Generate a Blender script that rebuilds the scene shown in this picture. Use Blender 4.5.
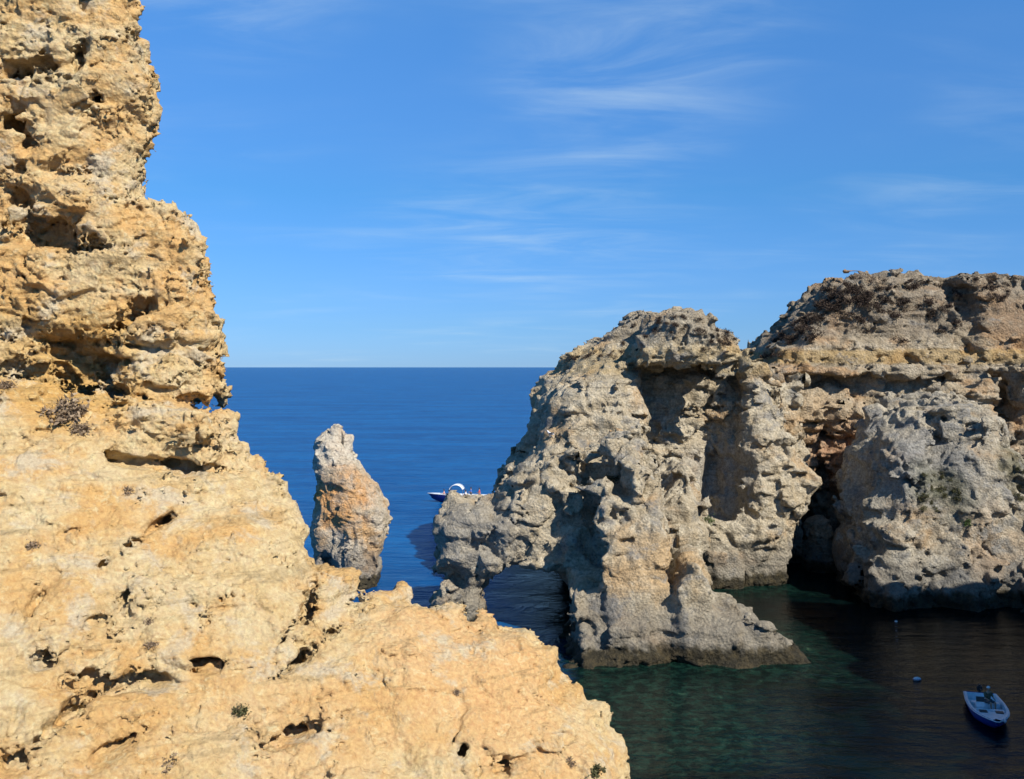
import bpy, bmesh, math, random, time
import numpy as np
from mathutils import Vector, Matrix
from mathutils.bvhtree import BVHTree
from concurrent.futures import ThreadPoolExecutor
T0 = time.time()
QUAL = 1.0          # 1 = full mesh resolution, larger = coarser

for o in list(bpy.data.objects):
    bpy.data.objects.remove(o)
scene = bpy.context.scene
C = scene.collection

# ---------------------------------------------------------------- camera
FPX = 1000.0
PITCH = math.atan(22.5 / FPX)
CAMH = 20.0
cam_d = bpy.data.cameras.new('camera')
cam = bpy.data.objects.new('camera', cam_d)
C.objects.link(cam)
cam.location = (0, 0, CAMH)
cam.rotation_euler = (math.pi / 2 - PITCH, 0, 0)
cam_d.sensor_width = 36.0
cam_d.lens = 36.0 * FPX / 1024.0
cam_d.clip_start = 0.1
cam_d.clip_end = 200000
scene.camera = cam

# ---------------------------------------------------------------- light
SUN_EL = math.radians(40)
SUN_AZ = math.radians(43)      # to the right of straight behind the camera
sdir = Vector((math.sin(SUN_AZ) * math.cos(SUN_EL), -math.cos(SUN_AZ) * math.cos(SUN_EL), math.sin(SUN_EL)))
sl = bpy.data.lights.new('sun', 'SUN')
sl.energy = 5.0
sl.angle = math.radians(0.5)
sl.color = (1.0, 0.95, 0.86)
so = bpy.data.objects.new('sun', sl)
C.objects.link(so)
so.rotation_euler = (-sdir).to_track_quat('-Z', 'Y').to_euler()

w = bpy.data.worlds.new('World')
scene.world = w
w.use_nodes = True
nt = w.node_tree
nt.nodes.clear()
def N(nt, t, **kw):
    n = nt.nodes.new(t)
    for k, v in kw.items():
        setattr(n, k, v)
    return n
out = N(nt, 'ShaderNodeOutputWorld')
bg = N(nt, 'ShaderNodeBackground')
sky = N(nt, 'ShaderNodeTexSky', sky_type='NISHITA', sun_disc=False)
sky.sun_elevation = SUN_EL
sky.sun_rotation = math.atan2(sdir.x, sdir.y)
sky.altitude = 0
sky.air_density = 1.0
sky.dust_density = 0.0
sky.ozone_density = 2.0
hs = N(nt, 'ShaderNodeHueSaturation')
hs.inputs['Saturation'].default_value = 1.18
hs.inputs['Hue'].default_value = 0.5
tint = N(nt, 'ShaderNodeMixRGB', blend_type='MULTIPLY')
tint.inputs[0].default_value = 1.0
tint.inputs[2].default_value = (0.72, 0.98, 1.32, 1)
nt.links.new(sky.outputs[0], tint.inputs[1])
nt.links.new(tint.outputs[0], hs.inputs['Color'])
tcz = N(nt, 'ShaderNodeTexCoord'); spz = N(nt, 'ShaderNodeSeparateXYZ'); nt.links.new(tcz.outputs['Generated'], spz.inputs[0])
airr = N(nt, 'ShaderNodeValToRGB')          # very clear, dry air: little whitening towards the horizon
el = airr.color_ramp.elements
el[0].position = 0.0; el[0].color = (0.22, 0.31, 0.55, 1)
el[1].position = 0.36; el[1].color = (1.67, 0.83, 0.71, 1)
e = el.new(0.04); e.color = (0.27, 0.345, 0.51, 1)
e = el.new(0.17); e.color = (0.555, 0.52, 0.53, 1)
e = el.new(0.75); e.color = (0.8, 0.5, 0.42, 1)
nt.links.new(spz.outputs[2], airr.inputs[0])
air = N(nt, 'ShaderNodeMixRGB', blend_type='MULTIPLY'); air.inputs[0].default_value = 1.0
nt.links.new(hs.outputs[0], air.inputs[1]); nt.links.new(airr.outputs[0], air.inputs[2])
# thin cirrus, high up in the sky dome
tc = N(nt, 'ShaderNodeTexCoord')
sp = N(nt, 'ShaderNodeSeparateXYZ')
nt.links.new(tc.outputs['Generated'], sp.inputs[0])
def M(nt, op, a, b=None, c=None, clamp=False):
    n = nt.nodes.new('ShaderNodeMath'); n.operation = op; n.use_clamp = clamp
    for i, x in enumerate((a, b, c)):
        if x is None: continue
        if isinstance(x, (int, float)): n.inputs[i].default_value = x
        else: nt.links.new(x, n.inputs[i])
    return n.outputs[0]
def RAMP(nt, fac, stops, interp='LINEAR'):
    r = nt.nodes.new('ShaderNodeValToRGB'); r.color_ramp.interpolation = interp
    el = r.color_ramp.elements
    while len(el) < len(stops): el.new(0.5)
    for e, (p, c) in zip(el, stops):
        e.position = p
        e.color = (c, c, c, 1) if isinstance(c, (int, float)) else (*c, 1)
    nt.links.new(fac, r.inputs[0])
    return r.outputs[0]
def SSTEP(nt, x, a, b):
    n = nt.nodes.new('ShaderNodeMapRange'); n.interpolation_type = 'SMOOTHSTEP'
    nt.links.new(x, n.inputs[0])
    n.inputs[1].default_value = a; n.inputs[2].default_value = b
    n.inputs[3].default_value = 0; n.inputs[4].default_value = 1
    return n.outputs[0]
X, Y_, Z = sp.outputs[0], sp.outputs[1], sp.outputs[2]
zc = M(nt, 'MAXIMUM', M(nt, 'ADD', Z, 0.10), 0.02)
px_ = M(nt, 'DIVIDE', X, zc); py_ = M(nt, 'DIVIDE', Y_, zc)
cb = N(nt, 'ShaderNodeCombineXYZ')
nt.links.new(px_, cb.inputs[0]); nt.links.new(py_, cb.inputs[1])
mp = N(nt, 'ShaderNodeMapping')
mp.inputs['Rotation'].default_value = (0, 0, math.radians(-38))
mp.inputs['Scale'].default_value = (0.55, 1.25, 1)
nt.links.new(cb.outputs[0], mp.inputs[0])
n1 = N(nt, 'ShaderNodeTexNoise')
n1.inputs['Scale'].default_value = 2.2; n1.inputs['Detail'].default_value = 9
n1.inputs['Roughness'].default_value = 0.6; n1.inputs['Distortion'].default_value = 0.7
nt.links.new(mp.outputs[0], n1.inputs['Vector'])
n2 = N(nt, 'ShaderNodeTexNoise')
n2.inputs['Scale'].default_value = 0.9; n2.inputs['Detail'].default_value = 3
nt.links.new(cb.outputs[0], n2.inputs['Vector'])
streak = SSTEP(nt, n1.outputs[0], 0.36, 0.80)
patch = SSTEP(nt, n2.outputs[0], 0.44, 0.68)
# wisps concentrated in two directions of the sky
def spot(cx, cz, r, amp):
    d = M(nt, 'SQRT', M(nt, 'ADD', M(nt, 'POWER', M(nt, 'SUBTRACT', X, cx), 2), M(nt, 'POWER', M(nt, 'MULTIPLY', M(nt, 'SUBTRACT', Z, cz), 1.8), 2)))
    q = SSTEP(nt, d, r, 0.0)
    return M(nt, 'MULTIPLY', q, amp)
sp_all = M(nt, 'ADD', spot(0.13, 0.30, 0.20, 0.75), M(nt, 'ADD', spot(-0.26, 0.34, 0.15, 0.75), spot(0.03, 0.14, 0.24, 0.35)))
mask = M(nt, 'MULTIPLY', streak, M(nt, 'ADD', M(nt, 'MULTIPLY', patch, 0.25), sp_all), clamp=True)
mask = M(nt, 'MULTIPLY', mask, 0.75)
mx = N(nt, 'ShaderNodeMixRGB')
nt.links.new(mask, mx.inputs[0])
nt.links.new(air.outputs[0], mx.inputs[1])
mx.inputs[2].default_value = (3.6, 4.5, 5.0, 1)
nt.links.new(mx.outputs[0], bg.inputs[0])
bg.inputs[1].default_value = 0.132
nt.links.new(bg.outputs[0], out.inputs[0])

scene.view_settings.view_transform = 'Standard'
scene.view_settings.look = 'None'
scene.view_settings.exposure = 0.45
scene.view_settings.gamma = 1.0
scene.view_settings.use_curve_mapping = False
scene.render.engine = 'CYCLES'
scene.cycles.max_bounces = 4
scene.cycles.diffuse_bounces = 2
scene.cycles.glossy_bounces = 2
scene.cycles.caustics_reflective = False
scene.cycles.caustics_refractive = False
scene.cycles.use_denoising = True

# ---------------------------------------------------------------- pixel <-> world helpers (used to lay things out in metres)
fwd = np.array([0, math.cos(PITCH), -math.sin(PITCH)])
upv = np.array([0, math.sin(PITCH), math.cos(PITCH)])
def ray(u, v):
    return np.array([1, 0, 0]) * ((u - 512) / FPX) + upv * ((389.5 - v) / FPX) + fwd
def at(u, v, Y):
    r = ray(u, v); t = Y / r[1]
    return np.array([r[0] * t, Y, CAMH + r[2] * t])
def on_water(u, v, z=0.0):
    r = ray(u, v); t = (z - CAMH) / r[2]
    return Vector((r[0] * t, r[1] * t, z))
def on_plane(u, v, Y0, s, r_):
    # plane y = Y0 + s*z + r_*x
    d = ray(u, v)
    t = (Y0 + s * CAMH) / (d[1] - s * d[2] - r_ * d[0])
    return np.array([d[0] * t, d[1] * t, CAMH + d[2] * t])

# ---------------------------------------------------------------- numpy noise
def _hash(ix, iy, iz, seed):
    h = (ix * np.uint32(374761393) + iy * np.uint32(668265263) + iz * np.uint32(2147483647 - 144066) + np.uint32(seed * 974711 & 0xffffffff))
    h = (h ^ (h >> np.uint32(13))) * np.uint32(1274126177)
    h ^= h >> np.uint32(16)
    return h
def perlin(x, y, z, seed=0):
    fx = np.floor(x); fy = np.floor(y); fz = np.floor(z)
    ix = fx.astype(np.int32).view(np.uint32); iy = fy.astype(np.int32).view(np.uint32); iz = fz.astype(np.int32).view(np.uint32)
    x = x - fx; y = y - fy; z = z - fz
    u = x * x * x * (x * (x * 6 - 15) + 10); v = y * y * y * (y * (y * 6 - 15) + 10); w_ = z * z * z * (z * (z * 6 - 15) + 10)
    one = np.uint32(1)
    k = np.float32(2.0 / 1023)
    def g(a, b, c, dx, dy, dz):
        h = _hash(a, b, c, seed)
        gx = (h & np.uint32(1023)).astype(np.float32) * k - 1
        gy = ((h >> np.uint32(10)) & np.uint32(1023)).astype(np.float32) * k - 1
        gz = ((h >> np.uint32(20)) & np.uint32(1023)).astype(np.float32) * k - 1
        return gx * dx + gy * dy + gz * dz
    x1 = x - 1; y1 = y - 1; z1 = z - 1
    a = g(ix, iy, iz, x, y, z); b = g(ix + one, iy, iz, x1, y, z); ab = a + u * (b - a)
    a = g(ix, iy + one, iz, x, y1, z); b = g(ix + one, iy + one, iz, x1, y1, z); cd = a + u * (b - a)
    e = ab + v * (cd - ab)
    a = g(ix, iy, iz + one, x, y, z1); b = g(ix + one, iy, iz + one, x1, y, z1); ab = a + u * (b - a)
    a = g(ix, iy + one, iz + one, x, y1, z1); b = g(ix + one, iy + one, iz + one, x1, y1, z1); cd = a + u * (b - a)
    f = ab + v * (cd - ab)
    return e + w_ * (f - e)
def worley(x, y, z, seed=0):
    """F1, F2 over the eight nearest cells"""
    bx = np.floor(x - 0.5); by = np.floor(y - 0.5); bz = np.floor(z - 0.5)
    F1 = np.full(x.shape, 9, np.float32); F2 = F1.copy(); OX = np.zeros(x.shape, np.float32); OY = OX.copy(); OZ = OX.copy(); ID = np.zeros(x.shape, np.uint32)
    k = np.float32(0.8 / 1023)
    for i in (0, 1):
        for j in (0, 1):
            for l in (0, 1):
                cx = bx + i; cy = by + j; cz = bz + l
                h = _hash(cx.astype(np.int32).view(np.uint32), cy.astype(np.int32).view(np.uint32), cz.astype(np.int32).view(np.uint32), seed)
                dx = cx + 0.1 + (h & np.uint32(1023)).astype(np.float32) * k - x
                dy = cy + 0.1 + ((h >> np.uint32(10)) & np.uint32(1023)).astype(np.float32) * k - y
                dz = cz + 0.1 + ((h >> np.uint32(20)) & np.uint32(1023)).astype(np.float32) * k - z
                d = dx * dx + dy * dy + dz * dz
                nn = d < F1; ID = np.where(nn, h, ID); OX = np.where(nn, dx, OX); OY = np.where(nn, dy, OY); OZ = np.where(nn, dz, OZ)
                F2 = np.minimum(F2, np.maximum(F1, d)); F1 = np.minimum(F1, d)
    ID = (ID * np.uint32(2654435761)) >> np.uint32(8)
    r1 = (ID & np.uint32(0xff)).astype(np.float32) * np.float32(1 / 127.5) - 1
    r2 = ((ID >> np.uint32(8)) & np.uint32(0xff)).astype(np.float32) * np.float32(1 / 127.5) - 1
    r3 = ((ID >> np.uint32(16)) & np.uint32(0xff)).astype(np.float32) * np.float32(1 / 127.5) - 1
    return np.sqrt(F1), np.sqrt(F2), (ID & np.uint32(0xffff)).astype(np.float32) * np.float32(1 / 65535.0), OX * r1 + OY * r2 + OZ * r3
def sst(x, a, b):
    t = np.clip((x - a) / (b - a), 0, 1); return t * t * (3 - 2 * t)

# ---------------------------------------------------------------- signed distance pieces
class Poly2D:
    """distance to a polygon in the x,z plane, sampled once on a grid"""
    def __init__(self, pts, pad=14, res=420):
        P = np.array(pts, np.float64)
        self.lo = P.min(0) - pad; self.hi = P.max(0) + pad
        n = res; gx = np.linspace(self.lo[0], self.hi[0], n); gz = np.linspace(self.lo[1], self.hi[1], n)
        GX, GZ = np.meshgrid(gx, gz, indexing='ij')
        d = np.full(GX.shape, 1e18); s = np.ones(GX.shape)
        for i in range(len(P)):
            a = P[i]; b = P[i - 1]
            ex, ez = b - a; wx = GX - a[0]; wz = GZ - a[1]
            t = np.clip((wx * ex + wz * ez) / (ex * ex + ez * ez + 1e-12), 0, 1)
            d = np.minimum(d, (wx - ex * t) ** 2 + (wz - ez * t) ** 2)
            c1 = GZ >= a[1]; c2 = GZ < b[1]; c3 = ex * wz > ez * wx
            flip = (c1 & c2 & c3) | (~c1 & ~c2 & ~c3)
            s[flip] *= -1
        self.g = (np.sqrt(d) * s).astype(np.float32); self.n = n
        self.sc = ((n - 1) / (self.hi - self.lo)).astype(np.float32)
    def __call__(self, x, z):
        fx = np.clip((x - np.float32(self.lo[0])) * self.sc[0], 0, self.n - 1.001)
        fz = np.clip((z - np.float32(self.lo[1])) * self.sc[1], 0, self.n - 1.001)
        i = fx.astype(np.int32); j = fz.astype(np.int32); fx -= i; fz -= j
        g = self.g.ravel(); k = i * self.n + j
        a = g[k]; b = g[k + 1]; c = g[k + self.n]; e = g[k + self.n + 1]
        return (a * (1 - fz) + b * fz) * (1 - fx) + (c * (1 - fz) + e * fz) * fx

class Ext:
    """slab with a given outline, front and back thickness and rounded rim; plane y = Y0 + s z + r x"""
    def __init__(self, outline, Y0, tf, tb, R, s=0.0, r=0.0, dx=0.0, dz=0.0):
        self.Y0, self.tf, self.tb, self.R, self.s, self.r = Y0, tf, tb, R, s, r; self.dx, self.dz = np.float32(dx), np.float32(dz)
        P = [on_plane(u, v, Y0, s, r) for u, v in outline]
        self.poly = Poly2D([(p[0], p[2]) for p in P])
        self.k = np.float32(1 / math.sqrt(1 + s * s + r * r))
    def __call__(self, x, y, z):
        q = (y - np.float32(self.Y0) - np.float32(self.s) * z - np.float32(self.r) * x) * self.k
        if self.dx or self.dz:
            qq = np.maximum(q, 0)
            d2 = self.poly(x - self.dx * qq, z - self.dz * qq)
        else: d2 = self.poly(x, z)
        mid = (self.tb - self.tf) / 2; half = (self.tb + self.tf) / 2
        R = self.R
        a = d2 + R; b = np.abs(q - mid) - (half - R)
        return np.sqrt(np.maximum(a, 0) ** 2 + np.maximum(b, 0) ** 2) + np.minimum(np.maximum(a, b), 0) - R
class Ell:
    def __init__(self, c, r, rot=0.0, tilt=0.0):
        self.c = np.array(c, np.float32); self.r = np.array(r, np.float32)
        self.M = np.array((Matrix.Rotation(rot, 3, 'Y') @ Matrix.Rotation(tilt, 3, 'X')).transposed(), np.float32)
    def __call__(self, x, y, z):
        a, b, c = x - self.c[0], y - self.c[1], z - self.c[2]
        m = self.M
        a, b, c = m[0, 0] * a + m[0, 1] * b + m[0, 2] * c, m[1, 0] * a + m[1, 1] * b + m[1, 2] * c, m[2, 0] * a + m[2, 1] * b + m[2, 2] * c
        a = a / self.r[0]; b = b / self.r[1]; c = c / self.r[2]
        k = np.sqrt(a * a + b * b + c * c)
        return (k - 1) * float(self.r.min()) * np.where(k > 1, 1.0, 1.0).astype(np.float32)
class Cap:
    def __init__(self, a, b, r1, r2):
        self.a = np.array(a, np.float32); self.b = np.array(b, np.float32); self.r1, self.r2 = r1, r2
    def __call__(self, x, y, z):
        e = self.b - self.a
        wx, wy, wz = x - self.a[0], y - self.a[1], z - self.a[2]
        t = np.clip((wx * e[0] + wy * e[1] + wz * e[2]) / float((e * e).sum()), 0, 1)
        return np.sqrt((wx - e[0] * t) ** 2 + (wy - e[1] * t) ** 2 + (wz - e[2] * t) ** 2) - (self.r1 + (self.r2 - self.r1) * t)
def smin(a, b, k):
    h = np.maximum(k - np.abs(a - b), 0) / k
    return np.minimum(a, b) - h * h * k * np.float32(0.25)
def smax(a, b, k):
    return -smin(-a, -b, k)

# ---------------------------------------------------------------- rock relief: displacement added along the implicit field
def relief(x, y, z, P):
    f = np.float32
    sd = P.get('seed', 0)
    q = P.get('q', 1.0)            # overall size of the forms
    wx = perlin(x / f(4.0 * q), y / f(4.0 * q), z / f(4.0 * q), sd + 1); wz = perlin(x / f(4.5 * q), y / f(4.5 * q), z / f(4.5 * q) + 7, sd + 2)
    w2 = perlin(x / f(1.3 * q), y / f(1.3 * q), z / f(1.3 * q), sd + 15); w3 = perlin(x / f(1.2 * q) + 9, y / f(1.2 * q), z / f(1.2 * q), sd + 16)
    d = P.get('big', 1.0) * wx * q * 0.9 - P.get('off', 0.0)
    xw = x + wx * f(1.4 * q) + w2 * f(P.get('wob', 0.45) * q); yw = y + wz * f(1.4 * q) + w3 * f(P.get('wob', 0.45) * q); zw = z + wx * f(0.45 * q) + w2 * f(0.2 * q)
    d += P.get('mid', 1.0) * 0.38 * q * perlin(xw / f(2.0 * q), yw / f(2.0 * q), zw / f(2.0 * q), sd + 3)
    # fractured blocks: each stands out or back by its own amount, joints between them
    def blocks(s, zs, amp, joint, seed):
        F1, F2, R, T = worley(xw / f(s), yw / f(s), zw / f(s * zs), seed)
        e = F2 - F1; k = np.clip(e * 9, 0, 1)       # every block has its own tilted flat face
        return amp * (0.55 * (R - 0.5) + 1.5 * T) * k - joint * (1 - k)
    md = P['mod'](x, y, z) if 'mod' in P else f(1.0)
    if P.get('patchy', 0):     # some faces are broken up, others worn smooth
        md = md * np.clip(0.95 + P['patchy'] * perlin(x / f(8 * q), y / f(8 * q), z / f(9 * q), sd + 30), 0.5, 1.3)
    B = P.get('block', 1.0) * q * md
    if P.get('facet', 0): d += blocks(6.0 * q, 1.1, 1.0 * P['facet'] * q, 0.12 * q, sd + 21)
    d += blocks(3.1 * q, 0.85, 0.62 * B, 0.10 * B, sd + 4)
    d += blocks(1.35 * q, 0.85, 0.34 * B, 0.07 * B, sd + 17)
    # bedding: hard and soft beds make near-horizontal ledges
    bd = perlin(x / f(9 * q), y / f(9 * q), zw / f(0.8 * q), sd + 5)
    bm = 0.5 + 0.9 * perlin(x / f(6 * q), y / f(6 * q), z / f(6 * q), sd + 6)
    d += md * P.get('bed', 1.0) * 0.26 * q * np.tanh(bd * 6) * np.clip(bm, 0.12, 1)
    b2 = perlin(x / f(5 * q), y / f(5 * q), (z + 0.3 * wx * q) / f(0.27 * q), sd + 18)
    d += P.get('bed', 1.0) * 0.13 * q * np.tanh(b2 * 5) * np.clip(bm, 0.2, 1)
    if 'mod' in P or 'patchy' in P: md = np.sqrt(md)
    rough = md * np.clip(0.6 + 1.7 * perlin(x / f(3 * q), y / f(3 * q), z / f(2.5 * q), sd + 8), 0.15, 1.25) * P.get('rough', 1.0)
    # cobbly, honeycombed texture
    d += rough * blocks(0.62 * q, 0.75, 0.20 * q, 0.08 * q, sd + 7)
    # solution pits and hollows, flattened along the beds
    p1 = perlin(xw / f(1.2 * q), yw / f(1.2 * q), zw / f(0.6 * q), sd + 9)
    d -= md * P.get('pit', 1.0) * 0.60 * q * sst(p1, 0.22, 0.60)
    p2 = perlin(xw / f(0.48 * q), yw / f(0.48 * q), z / f(0.34 * q), sd + 10)
    d += rough * q * (0.20 * p2 - 0.30 * sst(p2, 0.15, 0.42))
    if P.get('flute', 0):
        fl = perlin(xw / f(0.9 * q), yw / f(0.9 * q), z / f(5.0 * q), sd + 11)
        d += P['flute'] * q * 0.5 * (0.25 - np.abs(fl))
    p3 = perlin(x / f(0.25 * q), y / f(0.25 * q), z / f(0.2 * q), sd + 12)
    d += rough * q * 0.24 * (0.22 - np.abs(p3))
    if P.get('fine', 0):
        F = P['fine'] * q
        p4 = perlin(x / f(0.21 * q) + 3, y / f(0.21 * q), z / f(0.17 * q), sd + 13)
        d += F * rough * 0.13 * p4
        F1, F2, R, _t = worley(x / f(0.26 * q) + w2, y / f(0.26 * q) + w3, z / f(0.2 * q), sd + 14)
        d += F * rough * (0.16 * (R - 0.5) * np.clip((F2 - F1) * 4, 0, 1))
    return d.astype(np.float32)

POOL = ThreadPoolExecutor(4)
def evalf(fn, p, chunk=120000):
    if len(p) == 0: return np.zeros(0, np.float32)
    parts = [p[i:i + chunk] for i in range(0, len(p), chunk)]
    def run(c):
        return fn(np.ascontiguousarray(c[:, 0]), np.ascontiguousarray(c[:, 1]), np.ascontiguousarray(c[:, 2])).astype(np.float32)
    return np.concatenate(list(POOL.map(run, parts)))

def build_surface(base, full, lo, hi, h, levels, amp):
    """adaptive surface nets: coarse cells near the surface are split down to size h"""
    h = h * QUAL
    lo = np.array(lo, np.float64); hi = np.array(hi, np.float64)
    H = h * 2 ** levels
    n = np.ceil((hi - lo) / H).astype(int)
    I = np.stack(np.meshgrid(*[np.arange(k) for k in n], indexing='ij'), -1).reshape(-1, 3).astype(np.int64)
    off = np.array([[i, j, k] for i in (0, 1) for j in (0, 1) for k in (0, 1)], np.int64)
    for L in range(levels, -1, -1):
        s = h * 2 ** L
        c = (lo + (I + 0.5) * s).astype(np.float32)
        d = evalf(base, c)
        I = I[np.abs(d) < s * 1.25 + amp]; 
        if L <= 1:
            c = (lo + (I + 0.5) * s).astype(np.float32)
            d = evalf(full, c)
            I = I[np.abs(d) < (s * 3.0 + 0.25 * amp if L else s * 2.0 + 0.28 * amp)]
        if L: I = (I[:, None, :] * 2 + off[None]).reshape(-1, 3)
    D = 1 << 20
    def key(a): return (a[..., 0] * D + a[..., 1]) * D + a[..., 2]
    ck = key(I); order = np.argsort(ck); ck = ck[order]; I = I[order]
    corners = (I[:, None, :] + off[None])
    kk = key(corners).ravel()
    uk, inv = np.unique(kk, return_inverse=True)
    uc = np.stack([uk // (D * D), (uk // D) % D, uk % D], -1)
    val = evalf(full, (lo + uc * h).astype(np.float32))
    V = val[inv].reshape(-1, 8)
    neg = V < 0
    act = neg.any(1) & ~neg.all(1)
    Ia = I[act]; Va = V[act]; cka = ck[act]
    edges = [(0, 1), (2, 3), (4, 5), (6, 7), (0, 2), (1, 3), (4, 6), (5, 7), (0, 4), (1, 5), (2, 6), (3, 7)]
    acc = np.zeros((len(Ia), 3)); cnt = np.zeros(len(Ia))
    for a, b in edges:
        va, vb = Va[:, a], Va[:, b]
        m = (va < 0) != (vb < 0)
        t = np.where(m, va / np.where(m, va - vb, 1), 0)
        p = off[a] + (off[b] - off[a]) * t[:, None]
        acc += p * m[:, None]; cnt += m
    verts = lo + (Ia + acc / cnt[:, None]) * h
    faces = []
    for ax, b1, b2 in ((0, 1, 2), (1, 2, 0), (2, 0, 1)):
        ci = {0: 4, 1: 2, 2: 1}[ax]
        m = (Va[:, 0] < 0) != (Va[:, ci] < 0)
        J = Ia[m]; sgn = Va[m, 0] < 0
        e1 = np.zeros(3, np.int64); e1[b1] = 1
        e2 = np.zeros(3, np.int64); e2[b2] = 1
        idx = []
        ok = np.ones(len(J), bool)
        for q in (J, J - e1, J - e1 - e2, J - e2):
            k = key(q); pos = np.clip(np.searchsorted(cka, k), 0, len(cka) - 1)
            ok &= cka[pos] == k
            idx.append(pos)
        F = np.stack(idx, -1)[ok]; sg = sgn[ok]
        F[~sg] = F[~sg][:, ::-1]
        faces.append(F)
    F = np.concatenate(faces)
    # drop crumbs that float free of the main body
    lab = np.arange(len(verts))
    for it in range(200):
        m = lab[F].min(1); old = lab.copy()
        for k_ in range(4): np.minimum.at(lab, F[:, k_], m)
        lab = lab[lab]
        if np.array_equal(lab, old): break
    u_, inv_, cn = np.unique(lab, return_inverse=True, return_counts=True)
    keepv = cn[inv_] > 0.02 * len(verts)
    F = F[keepv[F[:, 0]]]
    new = np.cumsum(keepv) - 1
    return verts[keepv].astype(np.float32), new[F]

def mesh_from(name, verts, F, mat, smooth=True):
    me = bpy.data.meshes.new(name)
    me.vertices.add(len(verts)); me.vertices.foreach_set('co', verts.ravel().astype(np.float32))
    me.loops.add(F.size); me.loops.foreach_set('vertex_index', F.ravel().astype(np.int32))
    me.polygons.add(len(F))
    me.polygons.foreach_set('loop_start', np.arange(0, F.size, F.shape[1], dtype=np.int32))
    me.polygons.foreach_set('use_smooth', np.full(len(F), smooth))
    me.update(calc_edges=True)
    me.materials.append(mat)
    ob = bpy.data.objects.new(name, me)
    C.objects.link(ob)
    return ob
def tag(o, label=None, cat=None, group=None, kind=None):
    if label: o['label'] = label
    if cat: o['category'] = cat
    if group: o['group'] = group
    if kind: o['kind'] = kind
    return o
def recenter(o, base):
    me = o.data
    n = len(me.vertices); a = np.empty(n * 3, np.float32); me.vertices.foreach_get('co', a)
    a = a.reshape(-1, 3) - np.array(base, np.float32); me.vertices.foreach_set('co', a.ravel())
    o.location = base; me.update()
FIELD = {}
def rock(name, label, cat, base, P, lo, hi, h, levels, mat, amp=2.2, group=None, extra=None):
    t = time.time()
    def full(x, y, z):
        d = base(x, y, z)
        r = relief(x, y, z, P)
        if extra: return extra(x, y, z, d - r)
        return d - r
    v, F = build_surface(base, full, lo, hi, h, levels, amp)
    o = mesh_from(name, v, F, mat)
    FIELD[name] = full
    c = (v.min(0) + v.max(0)) / 2
    recenter(o, (float(c[0]), float(c[1]), float(max(v[:, 2].min(), 0))))
    tag(o, label, cat, group)
    print('ROCK', name, len(v), round(time.time() - t, 1), 's')
    return o, label

# ---------------------------------------------------------------- materials
def newmat(name):
    m = bpy.data.materials.new(name); m.use_nodes = True
    nt = m.node_tree; b = nt.nodes['Principled BSDF']
    return m, nt, b
def plain(name, col, rough=0.6, spec=0.4, metal=0.0):
    m, nt, b = newmat(name)
    tn = N(nt, 'ShaderNodeTexNoise'); tn.inputs['Scale'].default_value = 6; tn.inputs['Detail'].default_value = 5
    tcn = N(nt, 'ShaderNodeTexCoord'); nt.links.new(tcn.outputs['Object'], tn.inputs['Vector'])
    c = RAMP(nt, tn.outputs[0], [(0.3, tuple(x * 0.82 for x in col)), (0.7, tuple(min(1, x * 1.1) for x in col))])
    nt.links.new(c, b.inputs['Base Color'])
    b.inputs['Roughness'].default_value = rough; b.inputs['Metallic'].default_value = metal
    b.inputs['Specular IOR Level'].default_value = spec
    return m
def noise(nt, vec, scale, detail=6, rough=0.55, dist=0.0):
    n = N(nt, 'ShaderNodeTexNoise')
    n.inputs['Scale'].default_value = scale; n.inputs['Detail'].default_value = detail
    n.inputs['Roughness'].default_value = rough; n.inputs['Distortion'].default_value = dist
    nt.links.new(vec, n.inputs['Vector']); return n.outputs[0]
def mapping(nt, vec, scale=(1, 1, 1), loc=(0, 0, 0), rot=(0, 0, 0)):
    m = N(nt, 'ShaderNodeMapping'); m.inputs['Scale'].default_value = scale; m.inputs['Location'].default_value = loc; m.inputs['Rotation'].default_value = rot
    nt.links.new(vec, m.inputs[0]); return m.outputs[0]
def mix(nt, fac, a, b, mode='MIX'):
    m = N(nt, 'ShaderNodeMixRGB'); m.blend_type = mode
    for i, x in zip((0, 1, 2), (fac, a, b)):
        if isinstance(x, (int, float)): m.inputs[i].default_value = x
        elif isinstance(x, tuple): m.inputs[i].default_value = (*x, 1)
        else: nt.links.new(x, m.inputs[i])
    return m.outputs[0]
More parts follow.
